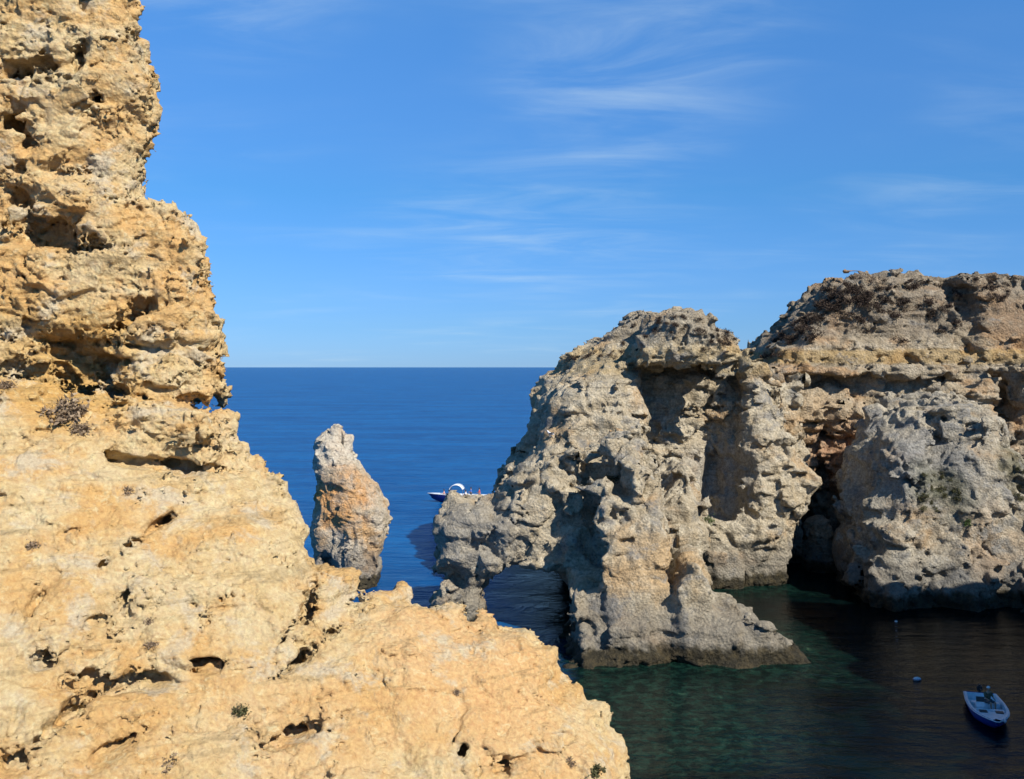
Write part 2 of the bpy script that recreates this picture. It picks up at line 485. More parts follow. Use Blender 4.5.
def rock_mat(name, base, base2, warm, grey, dark, k=1.0, warm_amt=0.5, grey_amt=0.5, wet=True, bands=(), spots=(), bump=0.5, dark_amt=0.5, grain=0.75):
    m, nt, b = newmat(name)
    g = N(nt, 'ShaderNodeNewGeometry'); P = g.outputs['Position']
    s = N(nt, 'ShaderNodeSeparateXYZ'); nt.links.new(P, s.inputs[0]); z = s.outputs[2]
    na = noise(nt, mapping(nt, P, (1, 1, 1.6)), 0.22 * k, 7, 0.6)
    nb = noise(nt, P, 0.75 * k, 8, 0.62, 0.4)
    nc = noise(nt, mapping(nt, P, (1, 1, 1.3), (13, 5, 2)), 0.35 * k, 9, 0.66, 0.3)
    nd = noise(nt, P, 4.2 * k, 6, 0.7)
    col = mix(nt, SSTEP(nt, nb, 0.35, 0.65), base, base2)
    col = mix(nt, M(nt, 'MULTIPLY', SSTEP(nt, na, 0.62 - 0.3 * warm_amt, 0.80 - 0.3 * warm_amt), 0.85), col, warm)
    for (zc, hw, cc, amt) in bands:
        zz = M(nt, 'ADD', z, M(nt, 'MULTIPLY', M(nt, 'SUBTRACT', nc, 0.5), 1.2))
        q = M(nt, 'SUBTRACT', 1.0, SSTEP(nt, M(nt, 'ABSOLUTE', M(nt, 'SUBTRACT', zz, zc)), hw * 0.6, hw))
        col = mix(nt, M(nt, 'MULTIPLY', q, amt), col, cc)
    for (c, r, cc, amt) in spots:
        dd = N(nt, 'ShaderNodeVectorMath'); dd.operation = 'DISTANCE'; nt.links.new(P, dd.inputs[0]); dd.inputs[1].default_value = tuple(float(q) for q in c)
        dist = M(nt, 'ADD', dd.outputs['Value'], M(nt, 'MULTIPLY', M(nt, 'SUBTRACT', nc, 0.5), r * 1.6))
        q = M(nt, 'SUBTRACT', 1.0, SSTEP(nt, dist, r * 0.35, r * 1.1))
        col = mix(nt, M(nt, 'MULTIPLY', q, amt), col, cc)
    col = mix(nt, M(nt, 'MULTIPLY', SSTEP(nt, nc, 0.66 - 0.3 * grey_amt, 0.76 - 0.25 * grey_amt), 0.9), col, grey)
    st = noise(nt, mapping(nt, P, (0.12, 0.12, 2.6)), 1.0 * k, 6, 0.6, 0.15)
    col = mix(nt, M(nt, 'MULTIPLY', SSTEP(nt, st, 0.56, 0.64), 0.35), col, tuple(q * 0.45 for q in base))
    vs = noise(nt, mapping(nt, P, (1.3, 1.3, 0.16), (4, 4, 4)), 1.0 * k, 6, 0.65, 0.2)
    col = mix(nt, M(nt, 'MULTIPLY', SSTEP(nt, vs, 0.58, 0.70), 0.40), col, tuple(q * 0.7 for q in grey))
    # lichen and dark weathering crust in small blotches
    ne = noise(nt, mapping(nt, P, (1, 1, 0.8), (3, 8, 1)), 1.9 * k, 9, 0.72, 0.2)
    col = mix(nt, M(nt, 'MULTIPLY', SSTEP(nt, ne, 0.56, 0.70), dark_amt), col, dark)
    # grain
    col = mix(nt, grain, col, RAMP(nt, nd, [(0.30, 0.24), (0.5, 0.5), (0.70, 0.76)]), 'OVERLAY')
    nf = noise(nt, mapping(nt, P, (1, 1, 1.2), (5, 1, 9)), 1.3 * k, 10, 0.75, 0.5)
    col = mix(nt, M(nt, 'MULTIPLY', SSTEP(nt, nf, 0.54, 0.66), 0.55), col, tuple(min(0.75, q * 1.35) for q in base2))
    vo = N(nt, 'ShaderNodeTexVoronoi'); vo.inputs['Scale'].default_value = 5 * k
    nt.links.new(P, vo.inputs['Vector'])
    if wet:
        wv = M(nt, 'ADD', z, M(nt, 'MULTIPLY', M(nt, 'SUBTRACT', nb, 0.5), 2.2))
        tide = M(nt, 'SUBTRACT', 1.0, SSTEP(nt, wv, 0.8, 1.5))
        splash = M(nt, 'SUBTRACT', 1.0, SSTEP(nt, wv, 2.2, 5.0))
        col = mix(nt, M(nt, 'MULTIPLY', splash, 0.6), col, tuple(q * 0.62 for q in grey))
        algae = mix(nt, SSTEP(nt, ne, 0.42, 0.6), (0.018, 0.016, 0.009), (0.06, 0.046, 0.022))
        col = mix(nt, M(nt, 'MULTIPLY', tide, 0.92), col, algae)
        rr = M(nt, 'SUBTRACT', 0.95, M(nt, 'MULTIPLY', tide, 0.35))
        nt.links.new(rr, b.inputs['Roughness'])
    else:
        b.inputs['Roughness'].default_value = 0.95
    nt.links.new(col, b.inputs['Base Color'])
    b.inputs['Specular IOR Level'].default_value = 0.15
    bn = noise(nt, P, 1.7 * k, 13, 0.82)
    hgt = M(nt, 'ADD', bn, M(nt, 'MULTIPLY', vo.outputs['Distance'], 0.35))
    bp = N(nt, 'ShaderNodeBump'); bp.inputs['Strength'].default_value = bump; bp.inputs['Distance'].default_value = 0.55 / k
    nt.links.new(hgt, bp.inputs['Height']); nt.links.new(bp.outputs[0], b.inputs['Normal'])
    return m

# ================================================================ ROCKS
def ell_px(u, v, Y, ru, rv, ry, rot=0.0, tilt=0.0):
    p = at(u, v, Y); k = Y / FPX
    return Ell(p, (ru * k, ry, rv * k), rot, tilt)

# ---- arch rock -------------------------------------------------
m_arch = rock_mat('arch_limestone', (0.40, 0.325, 0.215), (0.52, 0.45, 0.33), (0.44, 0.29, 0.15), (0.25, 0.235, 0.21), (0.085, 0.075, 0.062),
                  k=1.0, warm_amt=0.36, grey_amt=0.40, bump=0.8, dark_amt=0.6,
                  bands=((20.6, 1.6, (0.42, 0.30, 0.13), 0.45), (24.6, 2.6, (0.20, 0.165, 0.125), 0.45)),
                  spots=((at(600, 440, 84), 4.0, (0.52, 0.32, 0.15), 0.75), (at(670, 565, 70), 3.2, (0.50, 0.33, 0.16), 0.8), (at(640, 555, 70), 3.0, (0.46, 0.33, 0.19), 0.7),
                         (at(470, 530, 74), 5, (0.27, 0.25, 0.215), 0.8), (at(720, 480, 95), 5, (0.36, 0.33, 0.28), 0.8)))
notch = ell_px(753, 344, 99, 11, 26, 14)
notch2 = ell_px(751, 346, 106, 13, 24, 16)
tunnel = Cap(at(527, 618, 68), at(535, 588, 104), 3.0, 5.4)
A_main = Ext([(500, 700), (500, 488), (514, 470), (528, 452), (537, 428), (536, 402), (542, 384), (560, 372), (566, 360), (590, 346), (612, 337), (640, 319), (672, 308),
              (690, 310), (706, 322), (722, 333), (731, 337), (736, 348), (738, 366), (757, 373), (768, 392), (772, 700)], 96.8, 3.0, 11, 3.0, s=0.12)
A_left = Ext([(505, 700), (506, 500), (516, 474), (534, 452), (545, 425), (548, 400), (560, 383), (588, 368), (620, 360), (640, 378), (648, 420), (640, 470), (650, 700)], 86, 3.0, 12, 3.0, s=0.35)
A_top = Ext([(632, 368), (634, 345), (646, 324), (672, 312), (692, 314), (708, 326), (720, 335), (731, 338), (735, 350), (737, 362), (700, 366), (664, 366)], 93.0, 4.5, 5, 1.6)
A_right = Ext([(736, 700), (736, 520), (737, 370), (757, 374), (768, 388), (776, 410), (790, 440), (801, 466), (813, 480), (803, 492), (795, 515), (783, 560), (780, 700)], 94, 3.2, 9, 1.6, s=0.12)
A_shelf = Ext([(698, 700), (700, 522), (712, 517), (735, 521), (739, 510), (745, 512), (760, 520), (778, 518), (783, 530), (770, 552), (752, 572), (748, 700)], 92, 2.0, 6, 0.8, s=0.05)
A_head = Ext([(438, 548), (436, 530), (439, 518), (447, 510), (455, 503), (470, 505), (492, 501), (502, 489), (522, 472), (560, 456), (600, 452), (640, 462), (650, 520), (640, 620), (640, 720),
              (562, 720), (560, 668), (558, 640), (552, 612), (541, 588), (522, 572), (504, 569), (490, 577), (484, 592), (489, 614), (486, 720), (455, 720), (455, 640), (453, 612), (446, 592), (441, 570)],
             77, 2.6, 3.4, 2.2, s=0.05)
A_but = Ext([(568, 720), (567, 672), (574, 640), (572, 600), (566, 560), (574, 520), (588, 486), (604, 462), (618, 443), (632, 440), (646, 456), (656, 486), (662, 520), (668, 550), (672, 600), (676, 650), (676, 720)],
            69.0, 2.6, 9, 1.8, s=0.46)
A_spur = Ext([(668, 720), (668, 620), (672, 585), (688, 560), (704, 560), (713, 576), (716, 600), (722, 606), (740, 606), (746, 617), (764, 619), (772, 632), (786, 640), (798, 655), (805, 668), (806, 720)],
             68.4, 1.8, 6, 0.7, s=0.16)
A_foot = Ext([(562, 720), (566, 662), (600, 656), (660, 660), (700, 660), (760, 660), (800, 664), (806, 668), (806, 720)], 67.4, 1.6, 4, 0.5)
A_rib = Ext([(655, 720), (658, 520), (668, 488), (684, 470), (698, 486), (706, 520), (707, 545), (700, 562), (704, 720)], 78, 2.5, 8, 1.8, s=0.4)
A_neck = Ext([(745, 700), (745, 378), (800, 378), (800, 700)], 104, 2, 9, 1.0)
gully = Cap(at(664, 606, 67.6), at(668, 648, 66.2), 0.85, 1.15)
gully2 = Cap(at(664, 500, 76.5), at(664, 560, 74.2), 0.8, 0.7)
gully3 = Cap(at(598, 496, 74.5), at(584, 560, 71.5), 1.8, 1.6)
gully4 = Cap(at(584, 570, 69.5), at(603, 660, 65.6), 1.15, 0.95)
gully5 = Cap(at(626, 555, 68.9), at(640, 605, 67.2), 0.4, 0.4)
alcove = ell_px(714, 452, 93.0, 24, 72, 4.0)
alcove2 = ell_px(662, 425, 93.0, 13, 52, 2.6, rot=0.25)
under_head = Ell(at(447, 584, 74.5), (1.5, 2.6, 1.4))
def arch_base(x, y, z):
    d = smin(A_main(x, y, z), A_left(x, y, z), 1.5)
    d = smax(d, -alcove(x, y, z), 1.0)
    d = smin(d, A_top(x, y, z), 0.8)
    d = smin(d, A_right(x, y, z), 0.5)
    d = smin(d, A_neck(x, y, z), 1.0)
    d = smin(d, A_shelf(x, y, z), 0.3)
    d2 = smin(A_head(x, y, z), A_but(x, y, z), 0.5)
    d2 = smax(d2, -gully3(x, y, z), 1.2)
    d2 = smin(d2, A_rib(x, y, z), 0.4)
    d2 = smin(d2, A_spur(x, y, z), 0.5)
    d2 = smin(d2, A_foot(x, y, z), 0.5)
    for g in (gully, gully2, gully4, gully5): d2 = smax(d2, -g(x, y, z), 0.4)
    d2 = smax(d2, -under_head(x, y, z), 0.6)
    return smax(smax(smin(d, d2, 0.5), -tunnel(x, y, z), 0.5), -notch(x, y, z), 0.4)
arch, L_ARCH = rock('arch_rock', 'tall grey and ochre limestone rock with a sea arch through its low left end', 'sea arch', arch_base,
     dict(seed=11, q=1.0, big=0.5, mid=0.6, block=1.15, off=0.05, bed=0.7, pit=0.15, flute=0.9, rough=0.85, facet=0.45, wob=0.12, patchy=1.5, mod=lambda x, y, z: np.float32(0.5) + np.float32(0.5) * sst(z, 2.5, 9.0)), (-12, 60, -2.5), (34, 113, 30), 0.17, 4, m_arch)

# ---- headland ---------------------------------------------------
m_head = rock_mat('headland_limestone', (0.33, 0.265, 0.175), (0.43, 0.36, 0.26), (0.42, 0.25, 0.12), (0.22, 0.20, 0.17), (0.075, 0.062, 0.05),
                  k=0.9, warm_amt=0.5, grey_amt=0.38, bump=0.8, dark_amt=0.65,
                  bands=((27.2, 5.0, (0.17, 0.135, 0.10), 0.55), (21.1, 0.95, (0.38, 0.25, 0.09), 0.6)),
                  spots=((at(820, 440, 105), 7, (0.45, 0.33, 0.20), 0.8), (at(840, 460, 106), 5, (0.36, 0.19, 0.11), 0.7)))
H_low = Ext([(752, 760), (754, 378), (1250, 372), (1250, 760)], 110, 6.2, 26, 0.8, s=0.10)
H_up = Ext([(758, 420), (763, 372), (769, 362), (781, 349), (803, 327), (826, 301), (843, 281), (856, 275), (900, 276), (950, 278), (990, 278), (1024, 279), (1250, 276), (1250, 420)], 100.3, 2.4, 26, 1.6, s=0.45)
H_ledge = Ext([(764, 374), (764, 368), (1250, 368), (1250, 374)], 107, 2.8, 20, 0.25)
H_butt = Ext([(796, 760), (798, 560), (800, 500), (796, 440), (800, 400), (830, 385), (850, 400), (846, 440), (835, 480), (840, 760)], 107, 4.0, 8, 2.0, s=0.15)
cave = ell_px(815, 545, 103, 36, 62, 9)
cave2 = ell_px(828, 470, 104, 14, 50, 4)
under = ell_px(775, 585, 100, 40, 26, 6)
crack = Cap(at(964, 292, 110.6), at(972, 376, 105.4), 2.0, 1.6)
hollow = ell_px(1022, 405, 104, 16, 34, 5)
hcave = ell_px(820, 452, 101.5, 16, 10, 3)
def head_base(x, y, z):
    d = smin(H_low(x, y, z), H_up(x, y, z), 0.4)
    d = smin(d, H_butt(x, y, z), 0.8)
    d = smin(d, H_ledge(x, y, z), 0.1)
    for c, k in ((cave, 1.2), (cave2, 1.2), (under, 0.8), (crack, 0.6), (hollow, 1.0), (hcave, 0.6)):
        d = smax(d, -c(x, y, z), k)
    d = smax(d, -notch2(x, y, z), 0.4)
    return smax(d, np.maximum(x - 72, y - 128), 0.5)
head, L_HEAD = rock('headland_cliff', 'broad flat-topped ochre cliff at the right with a yellow rock band and dark scrub', 'cliff', head_base,
     dict(seed=31, q=1.05, big=0.6, block=1.1, bed=1.45, pit=0.3, flute=0.4, rough=0.85, wob=0.15, patchy=1.2, facet=0.5), (22, 92, -2.5), (73, 129, 32.5), 0.21, 4, m_head)

# ---- rock standing in the mouth of the cave ---------------------
pil = Ext([(812, 640), (814, 585), (806, 560), (806, 535), (812, 522), (820, 516), (828, 520), (832, 540), (838, 560), (836, 585), (838, 640)], 98, 1.6, 1.8, 1.2)
rock('boulder', 'small ochre rock standing in the dark cave mouth between the two big cliffs', 'rock', pil,
     dict(seed=41, q=0.6), (26, 94, -2), (36, 103, 8), 0.14, 3, m_head, amp=1.0)

# ---- buttress rock on the right ---------------------------------
m_butt = rock_mat('buttress_limestone', (0.36, 0.305, 0.22), (0.45, 0.40, 0.31), (0.38, 0.25, 0.13), (0.235, 0.225, 0.205), (0.075, 0.068, 0.06),
                  k=1.0, warm_amt=0.30, grey_amt=0.52, bump=0.8, dark_amt=0.6,
                  spots=((at(1010, 550, 82), 4.5, (0.40, 0.27, 0.16), 0.7), (at(935, 470, 85), 5, (0.27, 0.265, 0.25), 0.8), (at(945, 490, 84), 3.2, (0.10, 0.10, 0.05), 0.7), (at(1020, 470, 86), 2.6, (0.10, 0.095, 0.05), 0.7)))
F_main = Ext([(866, 760), (866, 600), (864, 560), (868, 520), (869, 480), (873, 455), (887, 430), (905, 410), (925, 407), (952, 399), (984, 404), (1004, 430), (1016, 455), (1040, 470), (1100, 480), (1200, 500), (1200, 760)], 85.5, 2.6, 9, 2.4, s=0.33)
F_rib1 = Ext([(872, 760), (876, 560), (880, 480), (890, 440), (912, 420), (930, 430), (930, 480), (925, 560), (925, 760)], 83.5, 1.6, 6, 1.6, s=0.34)
F_rib2 = Ext([(945, 760), (945, 520), (940, 450), (955, 408), (984, 412), (1004, 440), (1008, 500), (1000, 560), (1000, 760)], 83.0, 1.4, 6, 1.8, s=0.36)
f_g1 = Cap(at(938, 425, 88), at(936, 478, 85.5), 1.0, 0.6)
f_g2 = Cap(at(912, 525, 82.5), at(915, 575, 81), 0.7, 0.5)
f_g3 = ell_px(985, 562, 81.8, 12, 8, 2.0)
def f_base(x, y, z):
    d = smin(F_main(x, y, z), F_rib1(x, y, z), 1.2)
    d = smin(d, F_rib2(x, y, z), 1.2)
    for g in (f_g1, f_g2, f_g3): d = smax(d, -g(x, y, z), 0.6)
    return d
butt, L_BUTT = rock('sea_rock', 'rounded grey rock buttress with green scrub patches in front of the flat-topped cliff', 'rock', f_base,
     dict(seed=51, q=1.0, big=0.7, block=1.1, bed=0.35, pit=0.35, flute=1.1, rough=0.95, wob=0.12, patchy=1.4, facet=0.5), (27, 74, -2.5), (64, 104, 19.5), 0.17, 4, m_butt)

# ---- sea stack --------------------------------------------------
m_stack = rock_mat('stack_limestone', (0.42, 0.35, 0.25), (0.52, 0.45, 0.35), (0.50, 0.30, 0.13), (0.30, 0.28, 0.25), (0.11, 0.095, 0.08),
                   k=1.2, warm_amt=0.45, grey_amt=0.05, bump=0.8, dark_amt=0.3,
                   spots=((at(338, 450, 92), 3.0, (0.60, 0.54, 0.44), 0.8), (at(355, 575, 92), 3.0, (0.27, 0.25, 0.22), 0.8), (at(343, 500, 91), 3.6, (0.55, 0.29, 0.11), 0.95), (at(345, 515, 92), 2.6, (0.50, 0.31, 0.15), 0.8)))
K1 = Ext([(334, 640), (334, 590), (320, 572), (316, 552), (313, 530), (316, 512), (322, 492), (318, 470), (317, 450), (321, 440), (330, 436), (338, 438), (346, 444), (352, 457), (364, 474), (374, 490),
          (386, 508), (389, 518), (382, 536), (377, 556), (376, 575), (372, 590), (372, 640)], 92, 2.2, 2.6, 1.9)
K2 = Ext([(338, 640), (340, 545), (338, 500), (342, 470), (352, 470), (366, 500), (368, 545), (368, 640)], 90.6, 1.4, 2, 1.2)
k_g = Cap(at(371, 500, 89.3), at(368, 535, 89.3), 0.45, 0.5)
k_u = ell_px(326, 568, 90, 12, 16, 2.4)
k_tip = [Cap(at(338, 440, 91.5), at(337, 430, 91.5), 0.5, 0.22), Cap(at(329, 442, 92), at(327, 436, 92), 0.45, 0.25), Cap(at(346, 446, 92), at(347, 439, 92), 0.4, 0.2)]
def k_base(x, y, z):
    d = smin(K1(x, y, z), K2(x, y, z), 0.7)
    for c_ in k_tip: d = smin(d, c_(x, y, z), 0.25)
    d = smax(d, -k_g(x, y, z), 0.3)
    return smax(d, -k_u(x, y, z), 0.4)
rock('sea_stack', 'slender free-standing sea stack with an orange stain, alone in the open water', 'sea stack', k_base,
     dict(seed=63, q=0.75, big=0.25, mid=0.5, block=0.6, bed=0.15, pit=0.2, flute=1.9, wob=0.1, rough=0.7, off=-0.08), (-20.5, 86.5, -2.5), (-9.5, 97.5, 15.8), 0.11, 4, m_stack, amp=1.4)

M1 = Ext([(428, 680), (430, 612), (436, 596), (442, 583), (448, 586), (456, 596), (464, 608), (468, 630), (470, 680)], 73, 1.2, 1.6, 0.9)
rock('boulder', 'small dark pointed rock in the water at the foot of the arch', 'rock', M1,
     dict(seed=71, q=0.5, rough=1.2), (-9, 69, -2), (-1, 78, 6.5), 0.11, 3, m_arch, amp=1.0)

# ---- the cliff one stands on: ochre slope with an overhanging bluff -------------
m_near = rock_mat('ochre_limestone', (0.58, 0.415, 0.20), (0.62, 0.48, 0.27), (0.59, 0.345, 0.125), (0.56, 0.46, 0.31), (0.30, 0.22, 0.13),
                  k=2.6, warm_amt=0.62, grey_amt=0.42, wet=False, bump=0.7, dark_amt=0.22, grain=0.5,
                  spots=((at(70, 385, 22.3), 2.2, (0.58, 0.34, 0.10), 0.75), (at(470, 640, 20), 2.4, (0.64, 0.38, 0.165), 0.75), (at(540, 700, 19), 2.2, (0.64, 0.39, 0.17), 0.7), (at(60, 215, 22), 1.2, (0.56, 0.32, 0.11), 0.7), (on_plane(300, 730, 3.8, 1.2, 0.6), 2.0, (0.62, 0.385, 0.17), 0.55), (on_plane(60, 600, 3.8, 1.2, 0.6), 1.3, (0.60, 0.37, 0.15), 0.5),
                         (at(250, 420, 22.5), 1.0, (0.6, 0.46, 0.27), 0.6)))
N_up = Ext([(-260, 470), (-260, -160), (118, -160), (131, -60), (136, 0), (141, 10), (138, 22), (146, 45), (152, 66), (163, 98), (160, 118), (151, 140), (144, 165), (142, 198), (152, 200), (170, 206),
            (192, 214), (205, 238), (208, 262), (212, 282), (216, 315), (222, 328), (228, 336), (224, 350), (225, 372), (228, 388), (225, 402), (150, 404), (60, 392), (0, 380), (-60, 470)], 22.8, 1.2, 7, 0.7, s=0.10, r=0.12, dx=-0.5)
N_face = Ext([(-260, 372), (-260, -160), (90, -160), (104, 0), (112, 100), (118, 170), (160, 240), (180, 300), (186, 340), (150, 346), (80, 352), (40, 360)], 21.7, 1.0, 4, 0.9, s=0.13, r=0.10, dx=-0.4)
N_slope = Ext([(-500, 1500), (-500, 395), (-60, 372), (60, 385), (150, 398), (226, 404), (239, 410), (241, 424), (239, 437), (252, 447), (257, 463), (284, 481), (299, 510), (310, 542), (318, 570), (334, 577),
               (349, 571), (346, 596), (358, 602), (378, 592), (392, 596), (412, 588), (420, 602), (450, 608), (466, 620), (478, 627), (490, 614), (503, 620), (516, 621), (530, 636), (552, 652), (553, 668), (580, 686),
               (602, 712), (616, 746), (628, 772), (642, 810), (660, 880), (700, 1500)], 4.9, 0.7, 5, 0.7, s=1.2, r=0.6, dx=-0.9, dz=-0.9)
def on_slope(u, v, d=0.0):
    p = on_plane(u, v, 3.85, 1.2, 0.6); return p
def on_face(u, v, d=0.0): return on_plane(u, v, 20.8 + d, 0.13, 0.10)
N_block = Ell(on_plane(170, 432, 4.1, 1.2, 0.6), (1.35, 0.9, 0.62), 0.1)
holes = [Ell(on_face(u, v), (ru, ry, rv), rot) for (u, v, ru, ry, rv, rot) in (
    (86, 370, 0.85, 1.1, 0.38, -0.25), (66, 348, 0.32, 1.0, 0.34, 0), (116, 396, 0.75, 0.9, 0.18, 0.05), (206, 403, 0.5, 1.2, 0.12, 0), (212, 358, 0.22, 1.0, 0.24, 0.3),
    (42, 232, 0.5, 0.9, 0.24, 0.15), (72, 245, 0.2, 0.7, 0.22, 0.5), (28, 205, 0.2, 0.8, 0.42, -0.5), (12, 72, 0.4, 0.9, 0.12, 0.1), (79, 78, 0.11, 0.9, 0.36, 0), (48, 70, 0.14, 0.6, 0.16, 0),
    (98, 92, 0.10, 0.7, 0.22, 0), (90, 108, 0.12, 0.5, 0.14, 0), (136, 318, 0.35, 0.35, 0.10, -0.7), (95, 248, 0.14, 0.5, 0.10, 0), (26, 170, 0.16, 0.5, 0.12, 0), (32, 145, 0.22, 0.5, 0.14, 0), (118, 345, 0.9, 0.35, 0.08, 0.1),
    (52, 180, 0.15, 0.5, 0.10, 0.5), (8, 118, 0.14, 0.5, 0.2, 0))]
cracks = [Cap(on_face(32, 258), on_face(29, 348), 0.09, 0.13), Cap(on_face(112, 60, 0.9), on_face(117, 100, 0.9), 0.15, 0.14), Cap(on_face(117, 100, 0.9), on_face(134, 150, 0.8), 0.14, 0.13),
          Cap(on_face(-5, 372), on_face(60, 388), 0.18, 0.2), Cap(on_face(60, 160), on_face(55, 175), 0.05, 0.05)]
s_holes = []
for (u, v, ru, rv, ry, rot) in ((125, 548, 17, 4, .35, -0.75), (153, 527, 7, 2, .3, -0.7), (66, 712, 5, 5, .3, 0.4), (53, 728, 8, 2, .2, -0.6), (40, 657, 3.5, 5, .3, 0.4), (33, 645, 2.5, 4, .25, 0.2), (131, 593, 7, 2, .25, -0.6),
                                (96, 622, 6, 2, .25, -0.2), (464, 752, 9, 13, .45, 0.5), (500, 769, 8, 3, .3, 0), (305, 601, 2, 17, .3, 0.05), (297, 662, 14, 2, .25, -0.5), (276, 745, 20, 2.5, .3, -0.1), (130, 690, 12, 2, .2, 0.1),
                                (25, 620, 2.5, 4, .2, 0.2), (115, 752, 5, 2, .2, -0.2), (3, 768, 8, 4, .3, 0), (170, 468, 40, 4, .45, 0.15), (290, 628, 2, 9, .2, 0.4), (210, 665, 9, 2, .2, 0.1), (232, 598, 20, 2, .15, 0)):
    p = on_slope(u, v); k = p[1] / FPX
    s_holes.append(Ell(p, (ru * k * 0.68, ry, rv * k * 0.75), rot))
knobs = []
for (u, v, r) in ((247, 444, 5), (258, 462, 6), (282, 484, 7), (293, 508, 8), (303, 524, 6), (340, 577, 9), (322, 572, 7), (350, 573, 5), (404, 590, 8), (412, 589, 4), (385, 598, 6), (372, 606, 5), (485, 616, 6), (497, 616, 4), (514, 620, 4), (550, 650, 5), (527, 632, 5), (581, 684, 5), (600, 706, 5),
                  (613, 740, 5), (345, 588, 7), (620, 768, 8), (236, 412, 5), (360, 614, 9), (450, 612, 6)):
    p = on_plane(u - 2, v + 3, 4.9 + 0.1, 1.2, 0.6); k = p[1] / FPX * 1.25
    knobs.append(Ell(p, (r * k, r * k * 1.6, r * k)))
def near_base(x, y, z):
    d = smin(N_up(x, y, z), N_face(x, y, z), 0.7)
    for e in holes: d = smax(d, -e(x, y, z), 0.25)
    for c in cracks: d = smax(d, -c(x, y, z), 0.12)
    s = smin(N_slope(x, y, z), N_block(x, y, z), 0.3)
    for e in s_holes: s = smax(s, -e(x, y, z), 0.08)
    for e in knobs: s = smin(s, e(x, y, z), 0.25)
    return smin(d, s, 0.15)
def near_extra(x, y, z, d):
    # trim: nothing of it beyond what the slope needs
    return np.maximum(np.maximum(d, -(x + 20)), np.maximum(-(z - 8.2), np.maximum(y - 34, z - 31.8)))
near, L_NEAR = rock('near_cliff', 'big sunlit ochre limestone cliff and slope in the left foreground, with an overhanging bluff', 'cliff', near_base,
     dict(seed=85, q=0.32, off=0.05, big=0.85, mid=0.9, block=0.85, bed=0.38, pit=0.3, rough=1.35, fine=1.7, mod=lambda x, y, z: np.float32(0.52) + np.float32(0.48) * sst(z + 0.25 * x, 15.6, 18.0)), (-20.2, 7, 8), (5.5, 34.2, 32), 0.05, 5, m_near, amp=0.9, extra=near_extra)

# ================================================================ THE REST
# ---- the far side of the cove, off to the right (it shades the water) ----
S_ = Ext([(0, 0), (1, 0), (1, 1)], 50, 1, 1, 1) if False else None
class Box:
    def __init__(self, c, r, rot=0.0, R=2.0):
        self.c, self.r, self.R = c, r, R; self.cs, self.sn = math.cos(rot), math.sin(rot)
    def __call__(self, x, y, z):
        a, b, c = x - self.c[0], y - self.c[1], z - self.c[2]
        a, b = a * self.cs + b * self.sn, -a * self.sn + b * self.cs
        R = self.R
        a = np.abs(a) - (self.r[0] - R); b = np.abs(b) - (self.r[1] - R); c = np.abs(c) - (self.r[2] - R)
        return np.sqrt(np.maximum(a, 0) ** 2 + np.maximum(b, 0) ** 2 + np.maximum(c, 0) ** 2) + np.minimum(np.maximum(a, np.maximum(b, c)), 0) - R
side = Box((57, 20, 13), (11, 40, 17), 0.0, 3)
so_, L_SIDE = rock('cove_cliff', 'long ochre cliff closing the cove on the right-hand side', 'cliff', side, dict(seed=91, q=1.6), (40, -24, -5), (74, 70, 34), 0.8, 3, m_head)

# ---- water ----
m_sea, nts, bs = newmat('sea_water')
g = N(nts, 'ShaderNodeNewGeometry'); P = g.outputs['Position']
s = N(nts, 'ShaderNodeSeparateXYZ'); nts.links.new(P, s.inputs[0])
big = noise(nts, mapping(nts, P, (0.02, 0.06, 1)), 1.0, 9, 0.72, 0.5)
cl = noise(nts, P, 0.22, 7, 0.65, 0.6)
weed = noise(nts, P, 1.3, 8, 0.75, 0.5)
lanes = noise(nts, mapping(nts, P, (0.22, 0.75, 1), rot=(0, 0, 0.1)), 1.0, 8, 0.7, 0.4)
var = M(nts, 'ADD', M(nts, 'MULTIPLY', big, 0.5), M(nts, 'MULTIPLY', lanes, 0.5))
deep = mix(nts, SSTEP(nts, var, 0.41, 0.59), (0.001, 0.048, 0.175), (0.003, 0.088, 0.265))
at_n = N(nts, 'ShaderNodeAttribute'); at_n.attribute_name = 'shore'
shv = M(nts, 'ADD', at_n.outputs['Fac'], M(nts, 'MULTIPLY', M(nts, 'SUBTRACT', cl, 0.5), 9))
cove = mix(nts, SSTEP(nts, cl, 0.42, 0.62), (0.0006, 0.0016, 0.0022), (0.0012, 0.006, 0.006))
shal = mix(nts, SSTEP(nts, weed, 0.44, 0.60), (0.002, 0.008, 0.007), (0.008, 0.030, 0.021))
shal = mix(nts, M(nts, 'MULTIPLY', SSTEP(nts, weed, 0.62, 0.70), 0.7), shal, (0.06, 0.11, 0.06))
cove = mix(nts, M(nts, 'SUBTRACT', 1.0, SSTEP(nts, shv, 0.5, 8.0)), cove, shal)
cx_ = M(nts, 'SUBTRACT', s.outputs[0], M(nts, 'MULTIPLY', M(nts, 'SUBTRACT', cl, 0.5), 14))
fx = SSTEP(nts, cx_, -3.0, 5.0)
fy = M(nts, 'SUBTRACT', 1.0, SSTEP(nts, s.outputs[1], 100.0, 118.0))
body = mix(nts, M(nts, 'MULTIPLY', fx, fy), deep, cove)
wv1 = noise(nts, mapping(nts, P, (0.35, 0.9, 1), rot=(0, 0, 0.25)), 1.0, 5, 0.62, 0.4)
wv2 = noise(nts, mapping(nts, P, (1.6, 2.6, 1), rot=(0, 0, -0.3)), 1.0, 4, 0.6, 0.3)
wv3 = noise(nts, mapping(nts, P, (0.03, 0.11, 1), rot=(0, 0, 0.12)), 1.0, 4, 0.6)
